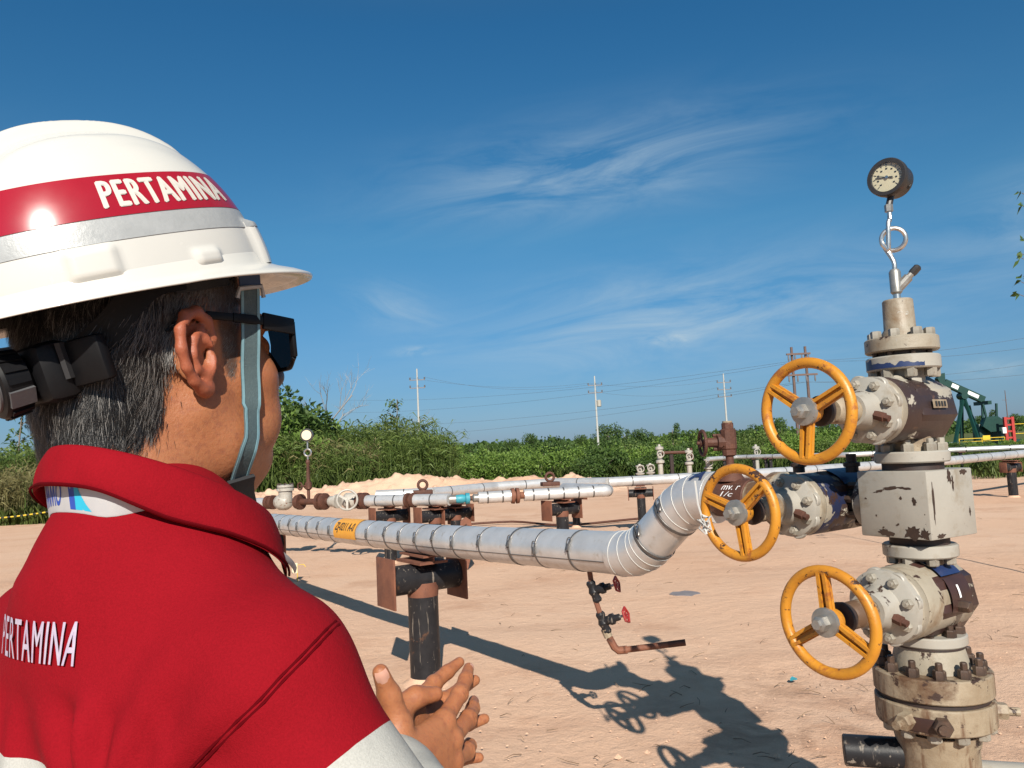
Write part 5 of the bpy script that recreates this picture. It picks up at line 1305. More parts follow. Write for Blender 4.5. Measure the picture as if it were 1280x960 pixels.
def cloth_mat(name, c, c2):
    m, nt, b, tc = new_mat(name); P = tc.outputs['Object']
    col = mixc(nt, ramp(nt, noise(nt, P, 9, 5, .6), .35, .65), c, c2)
    col = mixc(nt, ramp(nt, noise(nt, P, 700, 2, .6), .3, .75), col, mixc(nt, .22, col, mixc(nt, 1.0, (1, 1, 1), tuple(min(1, q*1.9) for q in c))))
    nt.links.new(col, b.inputs['Base Color']); b.inputs['Roughness'].default_value = .9; setv(b, 'Specular IOR Level', .1)
    h1 = noise(nt, P, 900, 2, .6); h2 = noise(nt, P, 45, 5, .6)
    b1 = nt.nodes.new('ShaderNodeBump'); b1.inputs['Strength'].default_value = .3; b1.inputs['Distance'].default_value = .0012; nt.links.new(h1, b1.inputs['Height'])
    b2 = nt.nodes.new('ShaderNodeBump'); b2.inputs['Strength'].default_value = .3; b2.inputs['Distance'].default_value = .004; nt.links.new(h2, b2.inputs['Height'])
    nt.links.new(b1.outputs[0], b2.inputs['Normal']); nt.links.new(b2.outputs[0], b.inputs['Normal']); return m
M['red_cloth'] = cloth_mat('red_cotton', (.200, .0034, .0085), (.175, .0028, .0070))
M['white_cloth'] = cloth_mat('white_cotton', (.36, .355, .33), (.33, .325, .30))
M['thread'] = pbr('red_thread', (.085, .0015, .004), None, 50, .95, spec=.05)
M['embroidery'] = pbr('white_embroidery', (.44, .39, .46), (.34, .28, .40), 160, .6)
M['hat'] = pbr('white_hat_plastic', (.53, .52, .485), (.515, .505, .47), 12, .26, rvar=.05, coat=.3)
M['hat_red'] = pbr('red_tape', (.30, .006, .017), (.27, .0055, .015), 20, .24, rvar=.04, coat=.4)
M['hat_grey'] = pbr('reflective_grey_tape', (.36, .37, .37), (.31, .32, .32), 60, .38, .1, bump=(300, .3, .001))
M['hat_text'] = pbr('cream_lettering', (.55, .52, .47), None, 20, .35)
M['black_plastic'] = pbr('black_plastic', (.004, .004, .005), (.007, .007, .008), 30, .5, spec=.2)
M['grey_plastic'] = pbr('dark_grey_plastic', (.085, .085, .09), (.07, .07, .075), 30, .5, bump=(200, .3, .001))
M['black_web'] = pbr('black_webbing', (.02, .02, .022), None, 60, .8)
M['teal_web'] = pbr('teal_webbing', (.065, .10, .108), (.05, .08, .09), 200, .8, bump=(700, .6, .001))
M['teal_edge'] = pbr('pale_teal_edge', (.15, .27, .31), (.12, .23, .27), 200, .8)
M['navy_web'] = pbr('navy_webbing', (.02, .05, .12), None, 60, .8)
M['lanyard'] = pbr('white_lanyard', (.45, .455, .465), (.42, .425, .44), 60, .6)
M['lanyard_blue'] = pbr('blue_print', (.02, .06, .33), None, 20, .6)
M['lanyard_cyan'] = pbr('cyan_print', (.02, .38, .55), None, 20, .6)
M['boot'] = pbr('black_boot_leather', (.02, .018, .016), (.05, .04, .035), 12, .5)
M['hair_mat'] = None
def hair_mat():
    m, nt, b, tc = new_mat('hair'); a = nt.nodes.new('ShaderNodeAttribute'); a.attribute_name = 'grey'
    col = mixc(nt, a.outputs['Fac'], (.010, .009, .009), (.27, .255, .24)); nt.links.new(col, b.inputs['Base Color']); b.inputs['Roughness'].default_value = .45; setv(b, 'Specular IOR Level', .5); return m
M['hair_mat'] = hair_mat()

# ---- head and neck ------------------------------------------------
def smoothstep(a, b, x): t = np.clip((x-a)/(b-a), 0, 1); return t*t*(3-2*t)
def hair_region(x, y, z, jit=0.0):
    """1 where hair grows: back and sides, round the ear, with a sideburn"""
    ax_ = np.abs(x)
    low = np.interp(y+jit*.3, [-.12, -.06, -.046, -.038, -.030, -.024, -.004, .014, .022, .027, .036, .048, .058, .2], [-.058, -.060, -.056, -.046, -.016, .012, .047, .047, .036, -.022, -.026, .020, .06, .2])
    low = np.where((ax_ < .03), np.minimum(low, -.056), low)+jit
    return (z > low).astype(float)
def build_head():
    F = Field((-.108, -.135, -.25), (.108, .145, .15), .0017)
    F.ell((0, -.010, .048), (.0765, .095, .094), .01)
    F.ell((0, -.036, .012), (.066, .062, .070), .03)          # occiput
    F.ell((0, .040, -.020), (.063, .058, .090), .03)          # face
    for s in (-1, 1):
        F.cone((s*.054, .002, -.045), (s*.046, .030, -.082), .020, .019, .03)   # jaw angle
        F.cone((s*.046, .028, -.080), (s*.016, .066, -.098), .020, .017, .03)
        F.ell((s*.047, .062, -.022), (.022, .024, .022), .02)                    # cheek
        F.ell((s*.040, .066, -.060), (.020, .022, .026), .02)
        F.cone((s*.010, .093, .030), (s*.046, .078, .030), .008, .008, .015)     # brow
        F.ell((s*.031, .094, .008), (.015, .012, .011), .010, cut=True)          # eye socket
        F.ell((s*.031, .082, .008), (.0125, .0125, .0125), .003)                 # eyeball under the lids
    F.cone((0, .096, .022), (0, .115, -.020), .008, .012, .012); F.ell((0, .108, -.024), (.017, .012, .009), .008)   # nose
    F.ell((0, .096, -.052), (.024, .010, .0055), .006); F.ell((0, .096, -.063), (.021, .010, .007), .006)            # lips
    F.cone((-.018, .105, -.0575), (.018, .105, -.0575), .0018, .0018, .003, cut=True)
    F.ell((0, .074, -.092), (.020, .018, .016), .015)         # chin
    nb = HEAD.l(TOR.w((0, -.035, 1.36)))
    F.cone((0, -.022, -.05), tuple(nb), .058, .050, .035)
    for s in (-1, 1): F.cone((s*.022, -.060, -.03), (s*.020, nb.y-.004, nb.z), .032, .030, .03)
    F.cone((0, .045, -.10), (0, nb.y+.075, nb.z), .030, .04, .03)
    # ears
    for s in (-1, 1):
        k = 1.02
        def E(y, z, x): return (s*x, -.004+y*k, .002+z*k)
        F.ell(E(-.007, .002, .083), (.0055, .018*k, .028*k), .005, rot=Matrix.Rotation(s*-.40, 3, 'Z') @ Matrix.Rotation(.22, 3, 'X'))
        hel = [E(.008, -.001, .080), E(.012, .012, .082), E(.008, .027, .085), E(-.003, .0345, .090), E(-.015, .031, .0955), E(-.0225, .019, .099), E(-.0245, .004, .0995), E(-.021, -.011, .097), E(-.014, -.022, .092), E(-.005, -.029, .086)]
        F.chain(hel, [.0035, .0042, .0046, .0050, .0050, .0048, .0045, .0042, .0045, .006], .003)
        F.ell(E(.000, -.028, .0825), (.006, .0085, .0095), .004)
        ant = [E(.0, .020, .087), E(-.009, .012, .0915), E(-.0125, .0, .0925), E(-.009, -.012, .090), E(-.001, -.018, .086)]
        F.chain(ant, [.0035, .0042, .0042, .004, .004], .003)
        F.ell(E(.0015, -.002, .0935), (.010, .0085, .0115), .004, cut=True)
        F.ell(E(-.0165, .010, .0985), (.0045, .003, .014), .003, cut=True, rot=Matrix.Rotation(.2, 3, 'X'))
        F.ell(E(.0095, -.006, .0815), (.0055, .0045, .007), .004)
    v, f = F.mesh(); v = relax(v, f, 2, .45); return v, f
hv, hf = build_head()
head_bvh = BVHTree.FromPolygons([tuple(p) for p in hv], [tuple(q) for q in hf])
def inner_body():
    F = Field((-.34, -.24, .02), (.34, .42, 1.46), .011)
    return F
# ---- arms: joints in world space
HY = V(.47, .88, -.02).normalized(); HZ = V(.86, -.45, .18)
SH_R = at(335, 850, .56); WR_R = at(563, 935, .82)-HY*.093; EL_R = V(-.012, .50, 1.07)
SHL = TOR.l(SH_R); SH_L = TOR.w((-SHL.x, SHL.y, SHL.z)); ELl = TOR.l(EL_R)
WR_L = WR_R-HZ*.040+V(.0, .012, .012); EL_L = TOR.w((-ELl.x-.02, ELl.y-.03, ELl.z))
def hand(o, y, z, mirror, fingers, thumb, scale=1.0):
    """o wrist, y finger direction, z dorsal; fingers: (spread, mcp, pip, dip flex) each"""
    y = Vector(y).normalized(); z = Vector(z); z = (z-y*z.dot(y)).normalized(); x = y.cross(z)
    s = -1 if mirror else 1
    F = Field((-.115, -.060, -.075), (.062, .205, .050), .0012)
    base = [(-.0275, .088, .0), (-.0085, .093, .002), (.0115, .090, .0), (.029, .081, -.004)]
    lens = [(.042, .025, .021), (.046, .029, .022), (.042, .027, .022), (.033, .020, .020)]
    rad = [(.0100, .0086, .0078, .0060), (.0102, .0088, .0078, .0062), (.0097, .0084, .0075, .0058), (.0087, .0074, .0066, .0052)]
    F.cone((0, -.075, 0), (0, .0, 0), .027, .026, .01, flat=((0, 0, 1), .72))
    wr = [(-.014, .006, 0), (-.004, .004, .002), (.006, .006, .001), (.015, .010, -.002)]
    for i in range(4): F.cone(wr[i], base[i], .0155, .0118, .012)
    F.ell((.018, .045, -.010), (.014, .034, .012), .015); F.ell((0, .05, -.004), (.030, .042, .011), .012)
    tips = []
    def bend(d, n, a): return d*cos(a)-n*sin(a), n*cos(a)+d*sin(a)
    for i, (sp, m, p, q) in enumerate(fingers):
        d = Vector((sin(sp), cos(sp), 0)); n = Vector((0, 0, 1)); P = Vector(base[i]); pts = [P]
        for L, a in zip(lens[i], (m, p, q)):
            d, n = bend(d, n, a); P = P+d*L; pts.append(P)
        F.chain([tuple(t) for t in pts], rad[i], .0035)
        F.ell(tuple(pts[0]+Vector((0, 0, .003))), (.0105,)*3, .006); F.ell(tuple(pts[1]), (rad[i][1]*1.10,)*3, .003)
        # skin creases over the knuckles
        dirs = [(pts[j+1]-pts[j]).normalized() for j in range(3)]
        for j, offs in ((1, (-.0035, 0, .0035)), (2, (-.002, .002))):
            dm = (dirs[j-1]+dirs[j]).normalized(); sx = Vector((cos(sp), -sin(sp), 0)); nn = sx.cross(dm).normalized(); nn = nn if nn.z > 0 else -nn; rj = rad[i][j]*(1.10 if j == 1 else 1.0)
            for o_ in offs:
                q = pts[j]+dm*o_+nn*(rj+.0002); w_ = rj*.55; F.cone(tuple(q-sx*w_-nn*rj*.16), tuple(q), .0007, .0010, .0012, cut=True); F.cone(tuple(q), tuple(q+sx*w_-nn*rj*.16), .0010, .0007, .0012, cut=True)
        tips.append((pts[-1], d, n, rad[i][3]))
    tp = [Vector(t) for t in thumb]; F.chain([tuple(t) for t in tp], [.0155, .0135, .0108, .0078], .006)
    F.ell(tuple((tp[0]+tp[1])/2+Vector((.006, 0, -.006))), (.016, .024, .015), .014)
    td = (tp[3]-tp[2]).normalized(); tn = Vector((-.1, -.75, .66)); tn = (tn-td*tn.dot(td)).normalized(); tips.append((tp[3], td, tn, .0085))
    v, f = F.mesh(); v = relax(v, f, 2, .35)*scale
    if mirror: v[:, 0] *= -1; f = f[:, ::-1]
    Rm = np.array([list(x), list(y), list(z)]); vw = np.array(o)+v @ Rm
    nails = []
    for (p, d, n, r) in tips:
        if mirror: p, d, n = [Vector((-a.x, a.y, a.z)) for a in (p, d, n)]
        loc = lambda a: x*a.x+y*a.y+z*a.z
        nails.append((Vector(o)+loc(p*scale), loc(d), loc(n), r*scale))
    return vw, f, nails
R_ = radians
fr = [(R_(-24), R_(0), R_(10), R_(6)), (R_(-9), R_(6), R_(14), R_(8)), (R_(5), R_(10), R_(16), R_(10)), (R_(20), R_(14), R_(20), R_(12))]
rv, rf, rn = hand(WR_R, HY, HZ, False, fr, [(-.016, .016, -.004), (-.044, .025, -.007), (-.073, .018, -.006), (-.097, .006, -.002)], 1.0)
fl = [(R_(-13), R_(0), R_(8), R_(4)), (R_(-8), R_(4), R_(8), R_(6)), (R_(5), R_(8), R_(10), R_(8)), (R_(18), R_(10), R_(14), R_(8))]
LY = HY+V(.02, 0, .05); LZ = -HZ
lv, lf, ln = hand(WR_L, LY, LZ, True, fl, [(-.016, .022, -.006), (-.035, .044, -.010), (-.040, .070, -.020), (-.036, .090, -.030)], 1.0)
def coarse_body():
    F = Field((-.36, -.26, .0), (.36, .44, 1.45), .012); T = lambda p: tuple(TOR.l(p))
    F.ell((0, -.01, 1.16), (.15, .095, .22), .02); F.ell((0, .0, .9), (.14, .10, .16), .05); F.cone((-.10, -.01, 1.28), (.10, -.01, 1.28), .035, .035, .04)
    F.cone((0, -.03, 1.30), (0, -.025, 1.41), .045, .045, .03)
    for s, S, E, Wr in ((1, SH_R, EL_R, WR_R), (-1, SH_L, EL_L, WR_L)):
        F.cone((s*.085, 0, .86), (s*.095, .01, .48), .07, .05, .03); F.cone((s*.095, .01, .48), (s*.10, -.01, .08), .05, .04, .02)
        F.cone(T(S), T(E), .028, .034, .015); F.cone(T(E), T(Wr), .036, .024, .015)
    v, f = F.mesh(); return TOR.wn(v), f
def build_skin():
    cv, cf = coarse_body()
    v = np.concatenate([HEAD.wn(hv), rv, lv, cv]); f = np.concatenate([hf, rf+len(hv), lf+len(hv)+len(rv), cf+len(hv)+len(rv)+len(lv)])
    o = link_mesh('body', v, f, M['skin'], man, 180)
    n = len(hv); nz = fbm(hv[:, 1]*260, hv[:, 2]*90+hv[:, 0]*200, 3, 5)*.012
    hairy = np.zeros(len(v), np.float32); hr = hair_region(hv[:, 0], hv[:, 1], hv[:, 2], 0.006)
    hr *= (np.abs(hv[:, 0]) < .0815)|(hv[:, 2] > .04); hairy[:n] = hr*.85
    flush = np.zeros(len(v), np.float32); flush[:n] = np.clip((np.abs(hv[:, 0])-.082)/.006, 0, 1)*((hv[:, 1] < .02) & (hv[:, 1] > -.04))*.75
    # colour per vertex is smoothed along the surface so the hairline fades
    for name, d in (('hairy', hairy), ('flush', flush)):
        d3 = np.repeat(d[:, None].astype(float), 3, 1); d3 = relax(d3, f, 4, .6)[:, 0] if name == 'hairy' else d3[:, 0]
        a = o.data.attributes.new(name, 'FLOAT', 'POINT'); a.data.foreach_set('value', d3.astype(np.float32))
    for (p, d, nn, r) in rn+ln:
        s = d.cross(nn).normalized(); vs = []; fs = []
        for i in range(6):
            for j in range(5):
                a = -1+2*i/5; b = -1+2*j/4; L = r*1.15; W = r*.78
                q = p-d*r*.15+d*(a*L*.62)+s*(b*W*(1-.18*a*a))+nn*(r*1.05-.35*r*b*b-.22*r*max(a, 0)**2); vs.append(q)
        for i in range(5):
            for j in range(4): k = i*5+j; fs.append((k, k+5, k+6, k+1))
        MB().add(vs, fs).build('fingernail', M['nail'], o, 180)
    return o
body = build_skin()

def build_hair():
    r = np.random.default_rng(17)
    n0 = 90000; tri = hv[hf[:, 0]]; ar = np.linalg.norm(np.cross(hv[hf[:, 2]]-hv[hf[:, 0]], hv[hf[:, 3]]-hv[hf[:, 1]]), axis=1)
    nrm = vnormals(hv, hf); k = r.choice(len(hf), n0*2, p=ar/ar.sum()); a = r.random((len(k), 1)); b = r.random((len(k), 1))
    q = hf[k]; P = (hv[q[:, 0]]*(1-a)+hv[q[:, 1]]*a)*(1-b)+(hv[q[:, 3]]*(1-a)+hv[q[:, 2]]*a)*b; Nn = nrm[q[:, 0]]
    jit = fbm(P[:, 1]*220, P[:, 0]*220+P[:, 2]*30, 2, 3)*.024-r.exponential(.0035, len(P))
    keep = (hair_region(P[:, 0], P[:, 1], P[:, 2], jit) > 0) & ((np.abs(P[:, 0]) < .0815)|(P[:, 2] > .045)) & (P[:, 2] < .105) & (P[:, 1] < .062)
    P, Nn = P[keep][:52000], Nn[keep][:52000]; n = len(P)
    # growth: down and back, lying close to the head
    side = np.sign(P[:, 0]); front = smoothstep(-.05, .03, P[:, 1])
    g = np.stack([0*P[:, 0], -.30-.25*front, -1.0+0*P[:, 0]], 1)
    back = smoothstep(-.05, -.09, P[:, 1]); g[:, 0] += -.25*side*back*0
    g += r.normal(size=g.shape)*.16; g -= Nn*np.sum(g*Nn, 1, keepdims=True); g /= np.linalg.norm(g, axis=1, keepdims=True)
    clump = fbm(P[:, 1]*90+P[:, 0]*60, P[:, 2]*70, 2, 8)
    nape = smoothstep(-.015, -.075, P[:, 2]); short = np.maximum(nape*.45, smoothstep(-.045, -.01, P[:, 1])*.60)
    edge = hair_region(P[:, 0], P[:, 1], P[:, 2], .004); short = np.where(edge > 0, short, np.maximum(short, .66)); L = (.023+.010*r.random(n))*(1-short)*(1+.6*clump); lift = (.30+.22*r.random(n)+.5*np.maximum(clump, 0))*(1-.35*front)
    burn = (P[:, 1] > .02) & (P[:, 2] < .05); L[burn] *= .55
    segs = 4; S = np.cross(g, Nn); S /= np.linalg.norm(S, axis=1, keepdims=True)+1e-9; vs = []
    rows = []
    for s in range(segs+1):
        t = s/segs; c = P-Nn*.001+g*(L*t)[:, None]*(1-.12*t)+Nn*(L*lift*(t-.62*t*t))[:, None]*1.3+S*(L*.18*clump*4*t*t)[:, None]
        w = .00021*(1-.7*t); rows.append(np.stack([c-S*w, c+S*w+Nn*w*.6], 1))
    v = np.stack(rows, 1).reshape(-1, 3); i0 = (np.arange(n)*(segs+1)*2)[:, None]+2*np.arange(segs)[None]
    f = np.stack([i0, i0+1, i0+3, i0+2], -1).reshape(-1, 4)
    o = link_mesh('hair', HEAD.wn(v), f, M['hair_mat'], man, 180)
    pg = .16+.52*smoothstep(-.065, -.005, P[:, 1])*smoothstep(-.06, .01, P[:, 2])+.25*(P[:, 1] > .015); grey = np.where(r.random(n) < pg, .35+.65*r.random(n), .05*r.random(n))
    a_ = o.data.attributes.new('grey', 'FLOAT', 'FACE'); a_.data.foreach_set('value', np.repeat(grey, segs).astype(np.float32)[:len(o.data.polygons)])
    o['label'] = 'short black hair going grey at the sides'
    return o
build_hair()

# ---- coverall -----------------------------------------------------
def build_coverall():
    h = .0045; F = Field((-.37, -.27, .03), (.40, .46, 1.46), .0062); T = lambda p: np.array(TOR.l(p))
    F.ell((0, .0, 1.14), (.165, .120, .24), .02)
    F.ell((0, -.035, 1.22), (.135, .082, .165), .05)
    for s in (-1, 1):
        F.cone((0, -.025, 1.372), (s*SHL.x*.85, -.01, 1.296), .064, .052, .05)
        F.ell((s*.075, -.068, 1.20), (.075, .050, .12), .04)
    F.cone((0, -.022, 1.34), (0, -.010, 1.385), .085, .066, .04)
    F.ell((0, .01, .95), (.180, .135, .20), .08); F.ell((0, -.01, .84), (.18, .14, .13), .08)
    for s, S, E, Wr in ((1, SH_R, EL_R, WR_R), (-1, SH_L, EL_L, WR_L)):
        S, E, Wr = T(S), T(E), T(Wr); fw = (Wr-E)/np.linalg.norm(Wr-E)
        F.cone(S+np.array([-.03*s, 0, .003]), S, .052, .050, .04)
        F.cone(S, E, .050, .056, .03); cuff = Wr-fw*.006; F.cone(E, cuff, .058, .043, .03)
        F.cone((s*.09, -.005, .83), (s*.10, .01, .46), .105, .082, .04); F.cone((s*.10, .01, .46), (s*.105, -.01, .10), .082, .085, .03)
    v, f = F.mesh()
    v = relax(v, f, 3, .5); n = vnormals(v, f)
    x, y, z = v.T
    # cloth folds: drag lines from the shoulder, hanging folds down the back, creases at the elbow
    S = T(SH_R)
    dd = .012*fbm(x*5+z*2.0, z*4-x*1.5, 2, 2)
    hang = np.sin((x+.03*np.sin(z*9))*62+2.5*fbm(x*6, z*5, 2, 7)*6)*smoothstep(1.30, 1.14, z)*smoothstep(-.02, -.06, y)
    dd += .0055*hang
    r_ = np.sqrt((x-S[0]+.05)**2+(z-S[2]+.09)**2); an = np.arctan2(z-S[2]+.09, x-S[0]+.05)
    dd += .0035*np.sin(an*13+r_*20)*np.exp(-((r_-.08)/.05)**2)*smoothstep(0, -.04, y)
    dd += .004*np.sin((z*1.0+x*.6)*95+5*fbm(x*9, z*9, 2, 4)*4)*np.exp(-((x-.13)/.05)**2-((z-1.2)/.05)**2)
    def ridge(x0, z0, x1, z1, w, amp, lo=0.0):
        L2 = (x1-x0)**2+(z1-z0)**2; t = ((x-x0)*(x1-x0)+(z-z0)*(z1-z0))/L2; q = ((x-x0)*(z1-z0)-(z-z0)*(x1-x0))/sqrt(L2)+.006*np.sin(t*5)
        return amp*np.exp(-(q/w)**2)*smoothstep(-.1, .15, t)*smoothstep(1.1, .8, t)*smoothstep(.01, -.03, y)
    for a_ in ((.02, 1.38, .10, 1.25, .007, .003), (.045, 1.37, .125, 1.23, .006, -.0025), (.085, 1.30, .035, 1.15, .010, .0045), (-.02, 1.285, .02, 1.12, .009, .004), (-.045, 1.285, -.03, 1.10, .008, .0045), (.11, 1.28, .075, 1.13, .008, .004),
               (.12, 1.30, .155, 1.20, .006, .003), (.0, 1.36, -.05, 1.27, .007, .0025), (.115, 1.25, .145, 1.16, .005, .003), (.09, 1.22, .10, 1.12, .007, -.003)): dd += ridge(*a_)
    # dented hollow beside the shoulder blade
    dd -= .010*np.exp(-((x-.060)/.030)**2-((z-1.205)/.07)**2)*smoothstep(0, -.05, y)
    flat = smoothstep(.12, .085, np.abs(x))*smoothstep(1.285, 1.305, z)*smoothstep(1.385, 1.365, z)*smoothstep(0, -.03, y); dd *= 1-.9*flat
    v = v+n*dd[:, None]
    vw = TOR.wn(v)
    # colour blocks: red yoke, white chest band and sleeves, red trousers
    me = bpy.data.meshes.new('tmp'); set_mesh(me, vw, f); bm = bmesh.new(); bm.from_mesh(me); bpy.data.meshes.remove(me)
    pn = Vector((.45, 0, 1)).normalized(); pc = Vector((-.335, .55, 1.250)); hp = Vector((-.335, .55, 1.250)); hn = Vector((0, 0, 1))
    an_ = (SH_R-EL_R).normalized(); ac = SH_R.lerp(EL_R, .26)
    bn_ = (SH_L-EL_L).normalized(); bc = SH_L.lerp(EL_L, .26)
    for c_, n_ in ((pc, pn), (hp, hn), (ac, an_), (bc, bn_)): bmesh.ops.bisect_plane(bm, geom=bm.verts[:]+bm.edges[:]+bm.faces[:], dist=.0003, plane_co=c_, plane_no=n_)
    bm.verts.index_update(); co = np.array([q.co[:] for q in bm.verts]); out = []
    groups = {0: [], 1: [], 2: []}
    for q in bm.faces:
        c = q.calc_center_median(); lx = TOR.l(c).x
        inred = False if (c.y > .64 and lx > .03 and c.z < 1.27) else (c-ac).dot(an_) > 0 if lx > SHL.x-.045 else ((c-bc).dot(bn_) > 0 if lx < -SHL.x-.02 else ((c-pc).dot(pn) > 0 or (c-hp).dot(hn) > 0))
        groups[0 if inred else (2 if c.z < .98 and abs(lx) < .21 else 1)].append(tuple(w.index for w in q.verts))
    bm.free()
    for k, name, mat in ((0, 'coverall_yoke', M['red_cloth']), (1, 'coverall_band', M['white_cloth']), (2, 'coverall_trousers', M['red_cloth'])):
        used = sorted({i for q in groups[k] for i in q}); mp = {i: j for j, i in enumerate(used)}
        out.append(link_mesh(name, [Vector(co[i]) for i in used], [tuple(mp[i] for i in q) for q in groups[k]], mat, man, 180))
    return v, f, out
cv_, cf_, cover = build_coverall()
cov_bvh = BVHTree.FromPolygons([tuple(p) for p in cv_], [tuple(q) for q in cf_])
def on_back(x, z, off=.001):
    hit = cov_bvh.ray_cast(Vector((x, -.6, z)), Vector((0, 1, 0)))
    return TOR.w(hit[0]+hit[1]*off if hit[1].y < 0 else hit[0]-hit[1]*off) if hit[0] else None
def coverall_details():
    tv, tf = text_mesh('PERTAMINA', 1.0, 0, 1.0, .16, .12, 1.12); w = max(a for a, b in tv)*2; h = max(b for a, b in tv)*2; mb = MB()
    for i, dx in enumerate((-.022, .022)):
        vs = [on_back(TXT[0]+(a+dx)/w*TXT[2], TXT[1]+b/h*TXT[3], 0.0022+.0002*i) for a, b in tv]
        if all(q is not None for q in vs): mb.add(vs, tf)
    if mb.v: mb.build('back_lettering', M['embroidery'], cover[0], 0)
    # armhole seams, double stitched
    # the seam line runs from the shoulder point down toward the armpit; found on the cloth along sight lines, then mirrored
    eye = TOR.l((0, 0, CAM_H)); pl = [(424, 780), (412, 791), (398, 806), (380, 825), (355, 850), (330, 878), (300, 906), (270, 936), (245, 962), (215, 1000), (190, 1045)]
    for off in (0, 6):
        for mi in (1, -1):
            run = []
            for px, py in pl:
                d = (TOR.l(at(px-off*.7, py-off*.7, 1.0))-eye).normalized(); hit = cov_bvh.ray_cast(eye, d)
                if hit[0] and (hit[0]-eye).length < 1.0:
                    q = hit[0]
                    if mi < 0:
                        h2 = cov_bvh.find_nearest(Vector((-q.x, q.y, q.z))); q = h2[0]
                    run.append(TOR.w(q-d*.0004 if mi > 0 else q))
            if len(run) > 3: MB().tube(run, .0010, 5).build('armhole_seam', M['thread'], cover[0])
TXT = (.011, 1.331, .096, .029)
coverall_details()
def build_collar():
    nb = TOR.w((0, -.035, 1.36)); a = (HEAD.w((0, -.025, -.06))-nb).normalized()
    # rings round the neck in torso space; ang 0 = back, +90 = right
    rows = []; n = 61; prof = []
    for i in range(n):
        an = radians(-128+256*i/(n-1)); b = (1-cos(an))/2           # 0 at the back, 1 in front
        dx, dy = sin(an), -cos(an)
        zt = 1.474-.080*b**1.1; rt = .0725+.004*abs(sin(an)); zb = 1.440-.110*b**1.2; rb = .086+.012*abs(sin(an))+.022*b
        cy = -.014+.020*b
        wob = .0025*sin(an*7+1)
        inn = Vector((dx*(rt-.003), cy+dy*(rt-.003), zt-.045)); top = Vector((dx*rt, cy+dy*rt, zt))
        top2 = Vector((dx*(rt+.007), cy+dy*(rt+.007), zt-.003)); mid = Vector((dx*(rt*.5+rb*.5+.004), cy+dy*(rt*.5+rb*.5+.004), zt*.5+zb*.5)); bot = Vector((dx*(rb+wob), cy+dy*(rb+wob), zb)); bot2 = Vector((dx*(rb+wob-.003), cy+dy*(rb+wob-.003), zb-.001)); und = Vector((dx*(rt+.008), cy+dy*(rt+.008), zt-.02))
        k = float(smoothstep(radians(25), radians(70), abs(an)))
        if k > 0:
            nr = cov_bvh.find_nearest(bot); tgt = nr[0]+nr[1]*(.005 if nr[1].dot(bot-Vector((0, 0, 1.2))) > 0 else -.005); bot = bot.lerp(tgt, k); bot2 = bot2.lerp(tgt-Vector((dx, dy, 0))*.003, k); mid = (top2+bot)/2+Vector((dx, dy, .25)).normalized()*.004
        rows.append([TOR.w(p) for p in (inn, top, top2, mid, bot, bot2, und)])
    m = 7; vs = [p for r in rows for p in r]; fs = [(i*m+j, i*m+j+1, (i+1)*m+j+1, (i+1)*m+j) for i in range(n-1) for j in range(m-1)]
    o = MB().add(vs, fs).build('collar', M['red_cloth'], cover[0], 180)
    sub = o.modifiers.new('s', 'SUBSURF'); sub.levels = 2; sub.render_levels = 2
    st = MB().tube([r[4].lerp(r[3], .14)+(r[3]-TOR.w((0, -.02, TOR.l(r[3]).z))).normalized()*.0012 for r in rows], .0011, 5).build('collar_stitch', M['thread'], cover[0])
    return rows
collar_rows = build_collar()
